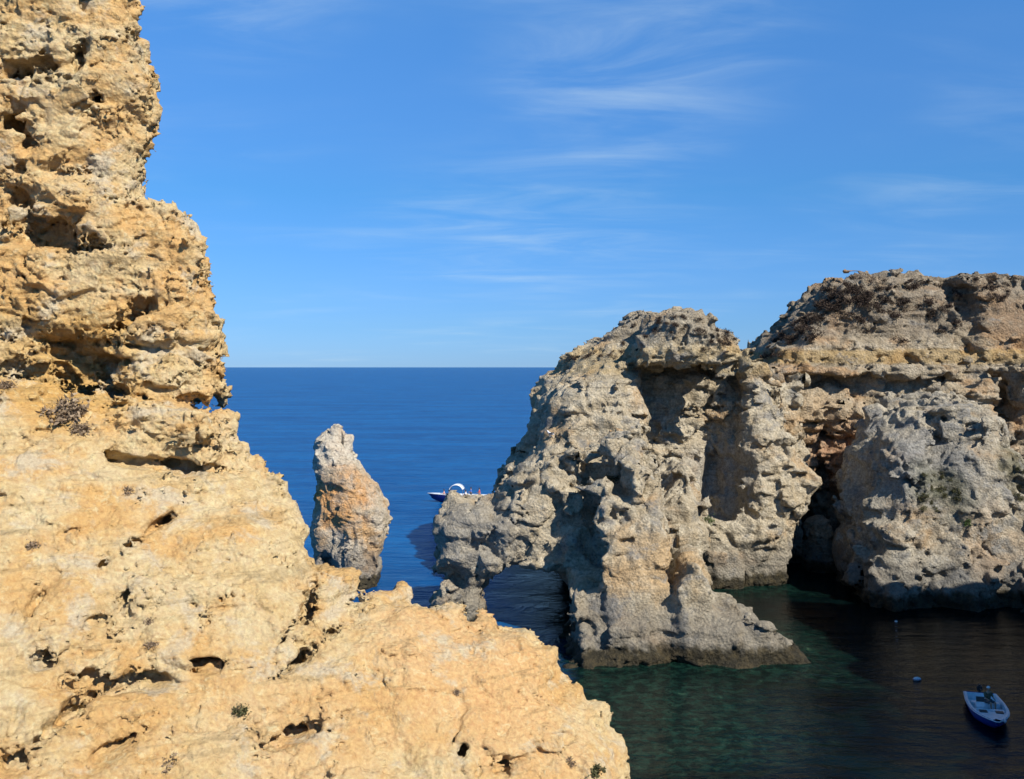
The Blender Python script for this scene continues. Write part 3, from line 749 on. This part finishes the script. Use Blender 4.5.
hh = M(nts, 'ADD', M(nts, 'ADD', M(nts, 'MULTIPLY', wv1, 0.55), M(nts, 'MULTIPLY', wv2, 0.20)), M(nts, 'MULTIPLY', wv3, 2.2))
bp = N(nts, 'ShaderNodeBump'); bp.inputs['Strength'].default_value = 1.0; bp.inputs['Distance'].default_value = 0.55
nts.links.new(M(nts, 'MULTIPLY', hh, M(nts, 'SUBTRACT', 1.0, M(nts, 'MULTIPLY', M(nts, 'MULTIPLY', fx, fy), 0.62))), bp.inputs['Height'])
df = bs      # light that has been scattered about inside the water
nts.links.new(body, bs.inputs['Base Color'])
bs.inputs['Specular IOR Level'].default_value = 0.0; bs.inputs['Roughness'].default_value = 0.9
gs = N(nts, 'ShaderNodeBsdfGlossy'); gs.inputs['Roughness'].default_value = 0.10; gs.inputs['Color'].default_value = (0.9, 0.95, 1, 1)
fr = N(nts, 'ShaderNodeFresnel'); fr.inputs['IOR'].default_value = 1.33
for q in (gs, fr): nts.links.new(bp.outputs[0], q.inputs['Normal'])
ms = N(nts, 'ShaderNodeMixShader')          # waves facing the viewer keep the mirror share of the far water low
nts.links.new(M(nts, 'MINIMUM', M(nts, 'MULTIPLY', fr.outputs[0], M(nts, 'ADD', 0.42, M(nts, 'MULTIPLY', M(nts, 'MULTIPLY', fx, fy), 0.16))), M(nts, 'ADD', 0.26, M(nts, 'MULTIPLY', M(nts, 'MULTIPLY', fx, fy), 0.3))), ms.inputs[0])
nts.links.new(df.outputs[0], ms.inputs[1]); nts.links.new(gs.outputs[0], ms.inputs[2])
nts.links.new(ms.outputs[0], nts.nodes['Material Output'].inputs[0])
me = bpy.data.meshes.new('sea')
R_ = 60000.0
gx = np.concatenate([[-R_, -3000, -300, -60], np.arange(-30, 60.1, 0.5), [90, 300, 3000, R_]])
gy = np.concatenate([[-2000, -200, 20], np.arange(50, 118.1, 0.5), [140, 300, 3000, R_]])
GX, GY = np.meshgrid(gx, gy, indexing='ij')
V = np.stack([GX, GY, np.zeros_like(GX)], -1).reshape(-1, 3)
ii = np.arange(len(gx) * len(gy)).reshape(len(gx), len(gy))
Fq = np.stack([ii[:-1, :-1], ii[1:, :-1], ii[1:, 1:], ii[:-1, 1:]], -1).reshape(-1, 4)
# how far the nearest rock is: the bottom is shallow and weedy there
sh = np.full(len(V), 60.0, np.float32)
near_ = (V[:, 0] > -31) & (V[:, 0] < 61) & (V[:, 1] > 49) & (V[:, 1] < 119)
qv = V[near_].astype(np.float32); qv[:, 2] = 0.2
dmin = np.full(len(qv), 60.0, np.float32)
for fn_ in (arch_base, M1):
    dmin = np.minimum(dmin, evalf(fn_, qv) + 1.5)
dmin = np.minimum(dmin, np.hypot(qv[:, 0] - 7.5, (qv[:, 1] - 57) * 0.8) - 4.0)      # the foot of the near slope runs out here
sh[near_] = dmin
me.vertices.add(len(V)); me.vertices.foreach_set('co', V.ravel().astype(np.float32))
me.loops.add(Fq.size); me.loops.foreach_set('vertex_index', Fq.ravel().astype(np.int32))
me.polygons.add(len(Fq)); me.polygons.foreach_set('loop_start', np.arange(0, Fq.size, 4, dtype=np.int32)); me.update(calc_edges=True)
at_ = me.attributes.new('shore', 'FLOAT', 'POINT'); at_.data.foreach_set('value', sh)
me.materials.append(m_sea)
sea = bpy.data.objects.new('sea', me); C.objects.link(sea); tag(sea, 'deep blue open sea turning dark green in the cove', 'sea', kind='structure')
print('TOTAL SCRIPT', round(time.time() - T0, 1))

# ---- what a ray meets first on a rock ----
def hit(name, o, d, t0, t1, n=3000):
    ts = np.linspace(t0, t1, n).astype(np.float32)
    o = np.array(o, np.float32); d = np.array(d, np.float32); d /= np.linalg.norm(d)
    f = FIELD[name](*[np.ascontiguousarray(o[i] + ts * d[i]) for i in range(3)])
    k = np.argmax(f < 0)
    if not f[k] < 0: return None
    p = o + d * ts[k]; e = 0.12
    q = np.array([p + [e, 0, 0], p - [e, 0, 0], p + [0, e, 0], p - [0, e, 0], p + [0, 0, e], p - [0, 0, e]], np.float32)
    g = FIELD[name](q[:, 0].copy(), q[:, 1].copy(), q[:, 2].copy())
    nrm = Vector((g[0] - g[1], g[2] - g[3], g[4] - g[5])).normalized()
    return Vector(p), nrm
def hit_px(name, u, v, t0, t1):
    return hit(name, (0, 0, CAMH), ray(u, v), t0, t1)

# ---- plants ----
def leaf_mat(name, c1, c2):
    m, nt, b = newmat(name)
    oi = N(nt, 'ShaderNodeNewGeometry')
    n = noise(nt, oi.outputs['Position'], 5.0, 3, 0.6)
    ri = oi.outputs['Random Per Island']
    nt.links.new(mix(nt, ri, c1, c2), b.inputs['Base Color'])
    b.inputs['Roughness'].default_value = 0.8; b.inputs['Specular IOR Level'].default_value = 0.2
    return m
m_heath = leaf_mat('heath_leaves', (0.028, 0.020, 0.015), (0.075, 0.050, 0.036))
m_olive = leaf_mat('olive_leaves', (0.045, 0.050, 0.018), (0.11, 0.10, 0.045))
m_green = leaf_mat('green_leaves', (0.035, 0.07, 0.015), (0.08, 0.13, 0.035))
m_dry = leaf_mat('dry_twigs', (0.16, 0.11, 0.07), (0.34, 0.25, 0.16))
m_stem = plain('stem_bark', (0.12, 0.08, 0.05), 0.9)
def shrub_mesh(name, mat, n, leaf, r=(1, 1, 0.7), seed=0, clumps=9, spread=0.72):
    rnd = np.random.RandomState(seed)
    cc = rnd.normal(size=(clumps, 3)); cc /= np.linalg.norm(cc, axis=1)[:, None]; cc[:, 2] = np.abs(cc[:, 2])
    cc *= rnd.uniform(0.35, spread, (clumps, 1))
    which = rnd.randint(0, clumps, n)
    p = cc[which] + rnd.normal(size=(n, 3)) * rnd.uniform(0.12, 0.24, (clumps, 1))[which]
    p[:, 2] = np.abs(p[:, 2]) - 0.08
    p *= np.array(r)
    a = rnd.normal(size=(n, 3)) + p * 1.2; a /= np.linalg.norm(a, axis=1)[:, None]
    bv = np.cross(a, rnd.normal(size=(n, 3))); bv /= np.linalg.norm(bv, axis=1)[:, None]
    L = leaf * rnd.uniform(0.6, 1.5, (n, 1)); W = L * 0.32
    V = np.stack([p - bv * W, p + a * L * 0.5 - bv * W * 0.8 , p + a * L, p + bv * W], 1).reshape(-1, 3)
    F = np.arange(n * 4).reshape(-1, 4)
    ob = mesh_from(name, V, F, mat, False)
    return ob
def stems_mesh(name, mat, n, r, seed=0, th=0.02):
    rnd = random.Random(seed); bm = bmesh.new()
    def tube(a, b, r1, r2):
        d = (b - a); q = d.to_track_quat('Z', 'Y')
        rings = []
        for p, rr in ((a, r1), (b, r2)):
            rings.append([bm.verts.new(p + q @ Vector((math.cos(k * 1.2566) * rr, math.sin(k * 1.2566) * rr, 0))) for k in range(5)])
        for k in range(5): bm.faces.new((rings[0][k], rings[0][(k + 1) % 5], rings[1][(k + 1) % 5], rings[1][k]))
    for i in range(n):
        an = rnd.uniform(0, 6.28); sp = rnd.uniform(0.1, 0.9)
        a = Vector((0, 0, -0.12)); b = Vector((math.cos(an) * r[0] * sp * .5, math.sin(an) * r[1] * sp * .5, r[2] * rnd.uniform(.35, .6)))
        c = b + Vector((math.cos(an + rnd.uniform(-.6, .6)) * r[0] * sp * .5, math.sin(an + rnd.uniform(-.6, .6)) * r[1] * sp * .5, r[2] * rnd.uniform(.1, .5)))
        tube(a, b, th, th * .6); tube(b, c, th * .6, th * .25)
        for k in range(3):
            d = b.lerp(c, rnd.random()); e = d + Vector((rnd.uniform(-.25, .25) * r[0], rnd.uniform(-.25, .25) * r[1], rnd.uniform(.05, .3) * r[2]))
            tube(d, e, th * .3, th * .12)
    me = bpy.data.meshes.new(name); bm.to_mesh(me); bm.free(); me.materials.append(mat)
    o = bpy.data.objects.new(name, me); C.objects.link(o); return o
def make_shrub(kind, mat, n, leaf, r, seed, stems=5, smat=None):
    root = bpy.data.objects.new('shrub', None); root.empty_display_size = 0.2; C.objects.link(root)
    f = shrub_mesh('foliage', mat, n, leaf, r, seed); f.parent = root
    s = stems_mesh('stem', smat or m_stem, stems, r, seed); s.parent = root
    return root
def copy_tree(o, parent=None):
    c = o.copy(); C.objects.link(c); c.parent = parent
    for ch in o.children: copy_tree(ch, c)
    return c
protos = [make_shrub('h', m_heath, 420, 0.13, (1, 1, 0.62), s) for s in (1, 2, 3)]
protos_o = [make_shrub('o', m_olive, 420, 0.13, (1, 1, 0.6), s) for s in (4, 5)]
used = set()
rnd = random.Random(7)
def put(src, p, nrm, size, label, group=None, cat='shrub', lean=0.5):
    if src.name in used: o = copy_tree(src)
    else: o = src; used.add(src.name)
    o.location = p - nrm * 0.16 * size
    up = (Vector((0, 0, 1)) * (1 - lean) + nrm * lean).normalized()
    o.rotation_euler = (up.to_track_quat('Z', 'Y') @ Matrix.Rotation(rnd.uniform(0, 6.28), 4, 'Z').to_quaternion()).to_euler()
    o.scale = (size,) * 3
    tag(o, label, cat, group); return o
def scatter_px(rock_, zones, total, t0, t1, smin_, smax_, lab, grp, minz, zmin):
    k = 0
    for (u0, v0, u1, v1, wgt) in zones:
        n = int(total * wgt); tries = 0
        while n > 0 and tries < 60 * total * wgt:
            tries += 1
            s = rnd.random(); u = u0 + (u1 - u0) * s; v = v0 + (v1 - v0) * s + abs(rnd.gauss(0, 1)) * 15
            h = hit_px(rock_, u + rnd.uniform(-6, 6), v, t0, t1)
            if not h or h[1].z < minz or h[0].z < zmin: continue
            put(rnd.choice(protos), h[0], h[1], rnd.uniform(smin_, smax_), lab, grp); n -= 1; k += 1
    return k
# scrub on the headland's upper slope and rim, then on the crest of the arch rock
c1 = scatter_px('headland_cliff', ((768, 345, 845, 284, 0.36), (830, 290, 960, 305, 0.36), (845, 278, 1022, 278, 0.28)), 150, 85, 150, 0.5, 1.2,
           "dark brown heath shrub, one of the many covering the flat-topped cliff's upper slope", 'heath shrubs on the flat-topped cliff', 0.12, 20.9)
c2 = scatter_px('arch_rock', ((572, 356, 640, 318, 0.3), (640, 318, 700, 316, 0.3), (700, 324, 741, 338, 0.4)), 46, 75, 120, 0.3, 0.65,
           'dark brown heath shrub, one of those along the crest of the arch rock', 'heath shrubs on the arch rock', 0.12, 20.5)
cnt3 = 0
for (u0, v0, su, sv, n) in ((945, 488, 22, 14, 16), (1018, 478, 8, 22, 8), (925, 505, 12, 8, 4)):
    for i in range(n):
        h = hit_px('sea_rock', u0 + rnd.uniform(-su, su), v0 + rnd.uniform(-sv, sv), 70, 110)
        if h: put(rnd.choice(protos_o), h[0], h[1], rnd.uniform(0.25, 0.55), 'olive scrub tuft, one of the patch on the face of the rounded grey rock', 'olive scrub on the grey rock', lean=0.7)
for (u, v, nm, mat, size, lab) in ((967, 522, 'sea_rock', m_green, 0.62, 'round bright green bush alone on the face of the rounded grey rock'),
                                   (708, 521, 'arch_rock', m_green, 0.85, 'green bush in the foot of the shaded recess of the arch rock'),
                                   (612, 478, 'arch_rock', m_olive, 0.7, 'olive bush high on the front spire of the arch rock')):
    h = hit_px(nm, u, v, 50, 125)
    if h: put(make_shrub('g', mat, 500, 0.12, (1, 1, 0.8), int(u)), h[0], h[1], size, lab)
for (u, v, size, mat, n, lab) in ((64, 412, 0.55, m_dry, 1500, 'large dry grey-brown bush below the overhang of the near bluff'),
                                  (80, 428, 0.30, m_dry, 700, 'low dry bush just under the large one below the bluff'),
                                  (4, 386, 0.28, m_dry, 600, 'dry bush at the left edge beneath the overhanging bluff'),
                                  (128, 490, 0.17, m_dry, 450, 'small dry tuft in the middle of the near upper slope'),
                                  (32, 545, 0.18, m_dry, 350, 'small withered tuft at the left side of the near slope'),
                                  (148, 622, 0.16, m_dry, 350, 'small grey tuft on the near slope under the diagonal crack'),
                                  (152, 645, 0.14, m_dry, 300, 'faded little tuft lower on the near slope'),
                                  (456, 692, 0.12, m_dry, 300, 'tiny dark dry tuft alone on the orange ridge'),
                                  (240, 710, 0.18, m_olive, 350, 'grey-green tuft on the lower near slope'),
                                  (172, 762, 0.24, m_dry, 500, 'dry tuft at the bottom edge of the near slope'),
                                  (570, 762, 0.12, m_dry, 300, 'small brown tuft beside the green bush at the foot of the orange ridge'),
                                  (597, 770, 0.22, m_olive, 800, 'green bush at the right foot of the orange ridge')):
    h = hit_px('near_cliff', u, v, 6, 34)
    if h:
        r_ = make_shrub('d', mat, n, 0.16 if size > .25 else 0.22, (1, 1, 0.7), int(u) + 1, 12, m_dry if mat is m_dry else m_stem)
        put(r_, h[0], h[1], size, lab)
for p in protos + protos_o:
    if p.name not in used:
        for c in list(p.children): bpy.data.objects.remove(c)
        bpy.data.objects.remove(p)

# ---- people ----
skinm = plain('skin', (0.42, 0.24, 0.16), 0.6)
hairm = plain('hair', (0.03, 0.02, 0.015), 0.7)
def skin_obj(name, pts, edges, radii, mat, parent, sub=1):
    me = bpy.data.meshes.new(name); me.from_pydata(pts, edges, [])
    o = bpy.data.objects.new(name, me); C.objects.link(o)
    o.modifiers.new('s', 'SKIN'); ss = o.modifiers.new('u', 'SUBSURF'); ss.levels = sub; ss.render_levels = sub
    for v, r in zip(me.skin_vertices[0].data, radii):
        v.radius = r if isinstance(r, tuple) else (r, r)
    me.skin_vertices[0].data[0].use_root = True
    dg = bpy.context.evaluated_depsgraph_get()
    m2 = bpy.data.meshes.new_from_object(o.evaluated_get(dg))
    m2.materials.clear(); m2.materials.append(mat); m2.polygons.foreach_set('use_smooth', [True] * len(m2.polygons))
    bpy.data.objects.remove(o)
    o = bpy.data.objects.new(name, m2); C.objects.link(o); o.parent = parent
    return o
def person(loc, rz, seated, shirt, shorts, label, cap=None, reach=0.0):
    """faces +x; origin at the seat (seated) or the soles (standing)"""
    root = bpy.data.objects.new('person', None); C.objects.link(root); root.location = loc; root.rotation_euler = (0, 0, rz)
    hz = 0.10 if seated else 0.92
    P = {'pel': (0, 0, hz), 'wai': (0, 0, hz + .18), 'che': (0.01, 0, hz + .40), 'nek': (0.02, 0, hz + .54), 'chin': (0.04, 0, hz + .62), 'head': (0.045, 0, hz + .70), 'top': (0.03, 0, hz + .78)}
    for s, k in ((1, 'l'), (-1, 'r')):
        P['sh' + k] = (0.0, s * .19, hz + .46); P['el' + k] = (0.10 + reach * .1, s * .26, hz + .20); P['wr' + k] = (0.32, s * .20, hz + .14 + reach * .2); P['ha' + k] = (0.40, s * .18, hz + .13 + reach * .22)
        P['hi' + k] = (0.02, s * .10, hz - .03)
        if seated:
            P['kn' + k] = (0.44, s * .15, hz + .02); P['an' + k] = (0.48, s * .14, hz - .40); P['to' + k] = (0.62, s * .15, hz - .44)
        else:
            P['kn' + k] = (0.03, s * .11, 0.50); P['an' + k] = (0.0, s * .12, 0.08); P['to' + k] = (0.16, s * .14, 0.03)
    E = [('pel', 'wai'), ('wai', 'che'), ('che', 'nek'), ('nek', 'chin'), ('chin', 'head'), ('head', 'top')]
    for k in 'lr': E += [('che', 'sh' + k), ('sh' + k, 'el' + k), ('el' + k, 'wr' + k), ('wr' + k, 'ha' + k), ('pel', 'hi' + k), ('hi' + k, 'kn' + k), ('kn' + k, 'an' + k), ('an' + k, 'to' + k)]
    R = {'pel': .13, 'wai': .12, 'che': .14, 'nek': .055, 'chin': .065, 'head': .10, 'top': .07, 'sh': .06, 'el': .043, 'wr': .03, 'ha': .035, 'hi': .09, 'kn': .06, 'an': .04, 'to': .035}
    def sub(keys, grow):
        idx = {k: i for i, k in enumerate(keys)}
        return [P[k] for k in keys], [(idx[a], idx[b]) for a, b in E if a in idx and b in idx], [R.get(k, R.get(k[:-1])) + grow for k in keys]
    body = skin_obj('body', *sub(list(P), 0.0), skinm, root)
    skin_obj('shirt', *sub(['pel', 'wai', 'che', 'shl', 'shr', 'ell', 'elr'], 0.018), shirt, root)
    skin_obj('shorts', *sub(['pel', 'hil', 'hir', 'knl', 'knr'], 0.02), shorts, root)
    hp = P['head']
    bm = bmesh.new(); bmesh.ops.create_uvsphere(bm, u_segments=14, v_segments=9, radius=0.115)
    for v in bm.verts:
        v.co.z *= 1.05
        if v.co.z < 0 and v.co.x > 0.0: v.co.x *= 0.55
    if cap:
        for v in bm.verts:
            if v.co.z < 0.0: v.co.z = -0.002 + v.co.z * 0.05; v.co.x *= 1.25 if v.co.x > 0 else 1
    me = bpy.data.meshes.new('hair'); bm.to_mesh(me); bm.free(); me.materials.append(cap or hairm)
    o = bpy.data.objects.new('cap' if cap else 'hair', me); C.objects.link(o); o.parent = root; o.location = (hp[0] - 0.015, 0, hp[2] + 0.045)
    return tag(root, label, 'person')

# ---- boats ----
def loft_mesh(name, sections, mat, parent, close_ends=True, smooth=True):
    n = len(sections[0]); V = [p for s in sections for p in s]; F = []
    for i in range(len(sections) - 1):
        for j in range(n - 1):
            F.append((i * n + j, (i + 1) * n + j, (i + 1) * n + j + 1, i * n + j + 1))
    if close_ends:
        F.append(tuple(range(n))); F.append(tuple(reversed(range((len(sections) - 1) * n, len(sections) * n))))
    me = bpy.data.meshes.new(name); me.from_pydata(V, [], F)
    bm = bmesh.new(); bm.from_mesh(me); bmesh.ops.remove_doubles(bm, verts=bm.verts, dist=1e-4); bmesh.ops.recalc_face_normals(bm, faces=bm.faces); bm.to_mesh(me); bm.free()
    me.materials.append(mat)
    for p in me.polygons: p.use_smooth = smooth and len(p.vertices) <= 4
    o = bpy.data.objects.new(name, me); C.objects.link(o); o.parent = parent
    return o
def bbox(name, c, s, mat, parent, bev=0.03, rot=(0, 0, 0), taper=1.0):
    bm = bmesh.new(); bmesh.ops.create_cube(bm, size=1)
    for v in bm.verts:
        k = taper if v.co.z > 0 else 1
        v.co = Vector((v.co.x * s[0] * k, v.co.y * s[1] * k, v.co.z * s[2]))
    if bev: bmesh.ops.bevel(bm, geom=list(bm.edges), offset=min(bev, min(s) * .35), segments=2, affect='EDGES')
    me = bpy.data.meshes.new(name); bm.to_mesh(me); bm.free(); me.materials.append(mat)
    o = bpy.data.objects.new(name, me); C.objects.link(o); o.parent = parent; o.location = c; o.rotation_euler = rot
    return o
def tube_obj(name, pts, r, mat, parent):
    cu = bpy.data.curves.new(name, 'CURVE'); cu.dimensions = '3D'; s = cu.splines.new('POLY'); s.points.add(len(pts) - 1)
    for a, p in zip(s.points, pts): a.co = (*p, 1)
    cu.bevel_depth = r; cu.bevel_resolution = 2; cu.use_fill_caps = True
    o = bpy.data.objects.new(name, cu); dg = bpy.context.evaluated_depsgraph_get(); C.objects.link(o)
    dg = bpy.context.evaluated_depsgraph_get()
    me = bpy.data.meshes.new_from_object(o.evaluated_get(dg)); bpy.data.objects.remove(o)
    me.materials.clear(); me.materials.append(mat)
    o = bpy.data.objects.new(name, me); C.objects.link(o); o.parent = parent; return o
def boat_hull(root, L, B, H, hullm, deckm, rail, fore=0.32, draft=0.25, floor=0.22, blunt=2.6):
    def hb(t): return B / 2 * (0.86 + 0.14 * min(1, t * 3)) * (1 - max(0, (t - 0.35) / 0.65) ** blunt * 0.93)
    def gz(t): return H * (1 + 0.28 * t * t)
    def kz(t): return -draft + (draft + H * 0.55) * max(0, (t - 0.6) / 0.4) ** 2.4
    ts = [i / 14 for i in range(15)]
    sec = []
    for t in ts:
        x = (t - 0.5) * L; b = hb(t); g = gz(t); k = kz(t); c = k + (g - k) * 0.38
        half = [(x + 0.07 * L * t ** 4, b, g), (x + 0.035 * L * t ** 4, b * 0.97, (g + c) / 2), (x - 0.01, b * 0.86, c), (x, b * 0.45, k + (c - k) * 0.4), (x, 0, k)]
        # inner side follows the outer one
        inner = [(x, b, g), (x, b - 0.09, g), (x, b - 0.13, min(g - 0.05, max(floor, k + 0.06)))]
        sec.append(half + [(a, -y, z) for a, y, z in reversed(half[:-1])])
    loft_mesh('hull', sec, hullm, root)
    sec2 = []
    for t in [0.015 + 0.955 * i / 14 for i in range(15)]:
        x = (t - 0.5) * L; b = max(0.02, hb(t) - 0.005); g = gz(t) + 0.012; ins = min(0.13, b * .7)
        zf = floor if t < 1 - fore else g - 0.05
        if t < 0.05: zf = g - 0.03
        xf = x + 0.07 * L * t ** 4
        half = [(xf, b, g - 0.03), (xf, b, g), (xf - 0.02 * L * t ** 4, b - ins, g), (x, max(0.01, b - ins - 0.03), zf), (x, 0, zf + 0.01)]
        sec2.append(half + [(a, -y, z) for a, y, z in reversed(half[:-1])])
    loft_mesh('deck', sec2, deckm, root, close_ends=False, smooth=False)
    pts = [((t - 0.5) * L + 0.065 * L * t ** 4, hb(t) + 0.01, gz(t) - 0.05) for t in ts]
    tube_obj('rub_rail', pts + [(a, -y, z) for a, y, z in reversed(pts)], 0.03, rail, root)
    return hb, gz
white = plain('white_gelcoat', (0.75, 0.77, 0.80), 0.3)
blue = plain('blue_hull_paint', (0.012, 0.06, 0.32), 0.3)
navy = plain('navy_hull_paint', (0.012, 0.02, 0.15), 0.3)
black = plain('black_plastic', (0.02, 0.02, 0.022), 0.45)
steel = plain('steel_tube', (0.5, 0.5, 0.5), 0.3, metal=0.9)
olive = plain('olive_cloth', (0.10, 0.10, 0.06), 0.85)
dgrey = plain('grey_cloth', (0.09, 0.09, 0.10), 0.85)
redc = plain('red_cloth', (0.55, 0.07, 0.05), 0.85)
pinkc = plain('pink_cloth', (0.60, 0.30, 0.27), 0.85)
whitec = plain('white_cloth', (0.75, 0.74, 0.72), 0.85)
bluec = plain('blue_cloth', (0.05, 0.12, 0.4), 0.85)

# small motor boat in the cove, bow towards the viewer and a little to the right
st = on_water(980, 702); bw = on_water(996, 731)
mb = bpy.data.objects.new('motor_boat', None); C.objects.link(mb)
mb.location = ((st.x + bw.x) / 2, (st.y + bw.y) / 2, 0)
hd = math.atan2(bw.y - st.y, bw.x - st.x); mb.rotation_euler = (0, 0, hd)
LB = 5.2
tag(mb, 'small blue and white open motor boat moored in the dark water of the cove', 'motor boat')
hb, gz = boat_hull(mb, LB, 2.05, 0.55, blue, white, white, fore=0.36, blunt=3.4)
for s in (-1, 1): bbox('hatch', (1.12, s * 0.42, 0.62), (0.42, 0.42, 0.03), black, mb, 0.02)
bbox('bench', (-0.9, 0, 0.36), (0.42, 1.55, 0.30), white, mb)
bbox('bench', (0.45, 0, 0.36), (0.36, 1.6, 0.30), white, mb)
con = bbox('console', (0.0, -0.42, 0.55), (0.4, 0.5, 0.62), white, mb, taper=0.8)
ws = bbox('windscreen', (0.12, 0, 0.42), (0.02, 0.44, 0.28), black, con, 0.01, rot=(0, -0.35, 0))
om = bbox('outboard_motor', (-LB / 2 - 0.14, 0, 0.78), (0.50, 0.34, 0.42), black, mb, 0.09, taper=0.8)
bbox('shaft', (-0.02, 0, -0.60), (0.16, 0.10, 0.85), dgrey, om)
tube_obj('tiller', [(0.2, 0, 0.0), (0.75, 0.0, 0.06)], 0.025, black, om)
bbox('fender', (LB / 2 - 0.1, 0.42, 0.62), (0.30, 0.16, 0.16), white, mb, 0.07)
R3 = Matrix.Rotation(hd, 4, 'Z')
def on_boat(x, y, z): return Vector(mb.location) + (R3 @ Vector((x, y, z)))
person(on_boat(-0.85, 0.15, 0.53), hd + 0.5, True, olive, dgrey, 'person in dark olive clothes and pale cap seated near the stern of the cove boat', cap=whitec)

# floats
def buoy(loc, r, label, mat1, mat2, long=1.0, rz=0.0):
    root = bpy.data.objects.new('mooring_buoy', None); C.objects.link(root); root.location = loc; root.rotation_euler = (0, 0, rz)
    bm = bmesh.new(); bmesh.ops.create_uvsphere(bm, u_segments=18, v_segments=12, radius=r)
    for v in bm.verts: v.co.x *= long; v.co.z = v.co.z * 0.8 + r * .35
    me = bpy.data.meshes.new('float'); bm.to_mesh(me); bm.free(); me.materials.append(mat1)
    for p in me.polygons: p.use_smooth = True
    o = bpy.data.objects.new('float', me); C.objects.link(o); o.parent = root
    tube_obj('ring', [(math.cos(a) * r * 1.02 * long, math.sin(a) * r * 1.02, r * .35) for a in [k * 0.3927 for k in range(17)]], r * .12, mat2, root)
    tube_obj('eye', [(math.cos(a) * r * .18, 0, r * 1.2 + math.sin(a) * r * .18) for a in [k * 0.785 for k in range(9)]], r * .06, steel, root)
    tag(root, label, 'buoy'); return root
buoy(on_water(917, 680), 0.17, 'oblong white and blue float lying on dark water left of the cove boat', whitec, blue, 1.5, 0.1)
buoy(on_water(896, 622), 0.11, 'tiny round white buoy close to the foot of the rounded grey rock', whitec, white)

# excursion boat beyond the arch
bt = bpy.data.objects.new('tour_boat', None); C.objects.link(bt)
pb = on_water(428, 503); bt.location = (pb.x + 5.0, pb.y + 0.8, 0); bt.rotation_euler = (0, 0, math.pi - 0.1)
tag(bt, 'dark blue and white excursion boat with arched canopy, half hidden behind the arch rock', 'tour boat')
boat_hull(bt, 9.2, 2.5, 1.05, navy, white, white, fore=0.22, draft=0.3, floor=0.45, blunt=2.2)
for x in (2.2, 0.9, -0.6, -2.0): bbox('bench', (x, 0, 0.75), (0.4, 1.7, 0.4), white, bt)
# arched canopy: a curved shell with thickness on four posts
secs = []
for i in range(9):
    a = math.pi * (0.08 + 0.84 * i / 8); c, s_ = math.cos(a), math.sin(a)
    secs.append([(0.8 + c * 1.05, -1.1, 1.75 + s_ * 0.95), (0.8 + c * 1.05, 1.1, 1.75 + s_ * 0.95), (0.8 + c * 1.0, 1.1, 1.75 + s_ * 0.89), (0.8 + c * 1.0, -1.1, 1.75 + s_ * 0.89), (0.8 + c * 1.05, -1.1, 1.75 + s_ * 0.95)])
loft_mesh('canopy', secs, white, bt, close_ends=False)
for x in (-0.2, 1.8):
    for s in (-1, 1): tube_obj('canopy_post', [(x, s * 1.05, 0.95), (x, s * 1.05, 2.1)], 0.035, steel, bt)
bbox('outboard_motor', (-4.75, 0, 1.25), (0.6, 0.45, 0.6), black, bt, 0.1)
R4 = Matrix.Rotation(math.pi - 0.1, 4, 'Z')
def on_tour(x, y, z): return Vector(bt.location) + (R4 @ Vector((x, y, z)))
for x, y, z, seat, sh, so2, lab in ((2.7, 0.0, 0.95, True, pinkc, whitec, 'person in pink sitting at the bow of the blue excursion boat'),
                                   (1.9, -0.3, 0.95, True, whitec, bluec, 'person in white sitting second from the bow of the blue excursion boat'),
                                   (1.9, 0.45, 0.95, True, bluec, dgrey, 'person in blue sitting beside the one in white on the excursion boat'),
                                   (-0.6, 0.3, 0.95, True, whitec, bluec, 'person in white sitting just behind the canopy of the excursion boat'),
                                   (-1.3, -0.2, 0.46, False, bluec, dgrey, 'person in blue standing amidships on the excursion boat'),
                                   (-2.6, 0.2, 0.46, False, redc, pinkc, 'person in red standing towards the stern of the excursion boat')):
    person(on_tour(x, y, z), math.pi - 0.1, seat, sh, so2, lab)

# ---- gull on the left shoulder of the arch rock ----
h = hit('arch_rock', (at(551, 383, 87.5)[0], 88.5, 30), (0, 0, -1), 0.5, 20, 2000)
if h:
    gl = bpy.data.objects.new('gull', None); C.objects.link(gl); gl.location = h[0]; gl.rotation_euler = (0, 0, 2.6); gl.scale = (1.3,) * 3
    tag(gl, 'white gull perched on the seaward shoulder of the arch rock', 'gull')
    g1 = skin_obj('body', [(0, 0, .26), (.12, 0, .30), (.20, 0, .38), (.24, 0, .44), (.30, 0, .44), (-.16, 0, .22), (-.30, 0, .20), (0.02, .05, .17), (0.02, .05, .02), (0.02, -.05, .17), (0.02, -.05, .02)],
             [(0, 1), (1, 2), (2, 3), (3, 4), (0, 5), (5, 6), (0, 7), (7, 8), (0, 9), (9, 10)], [.09, .08, .05, .05, .015, .06, .02, .02, .01, .02, .01], whitec, gl, 2)
    for s in (1, -1): bbox('wing', (-0.08, s * 0.085, 0.27), (0.34, 0.025, 0.11), dgrey, gl, 0.01, rot=(0, 0.2, 0), taper=0.8)
print('TOTAL SCRIPT', round(time.time() - T0, 1))
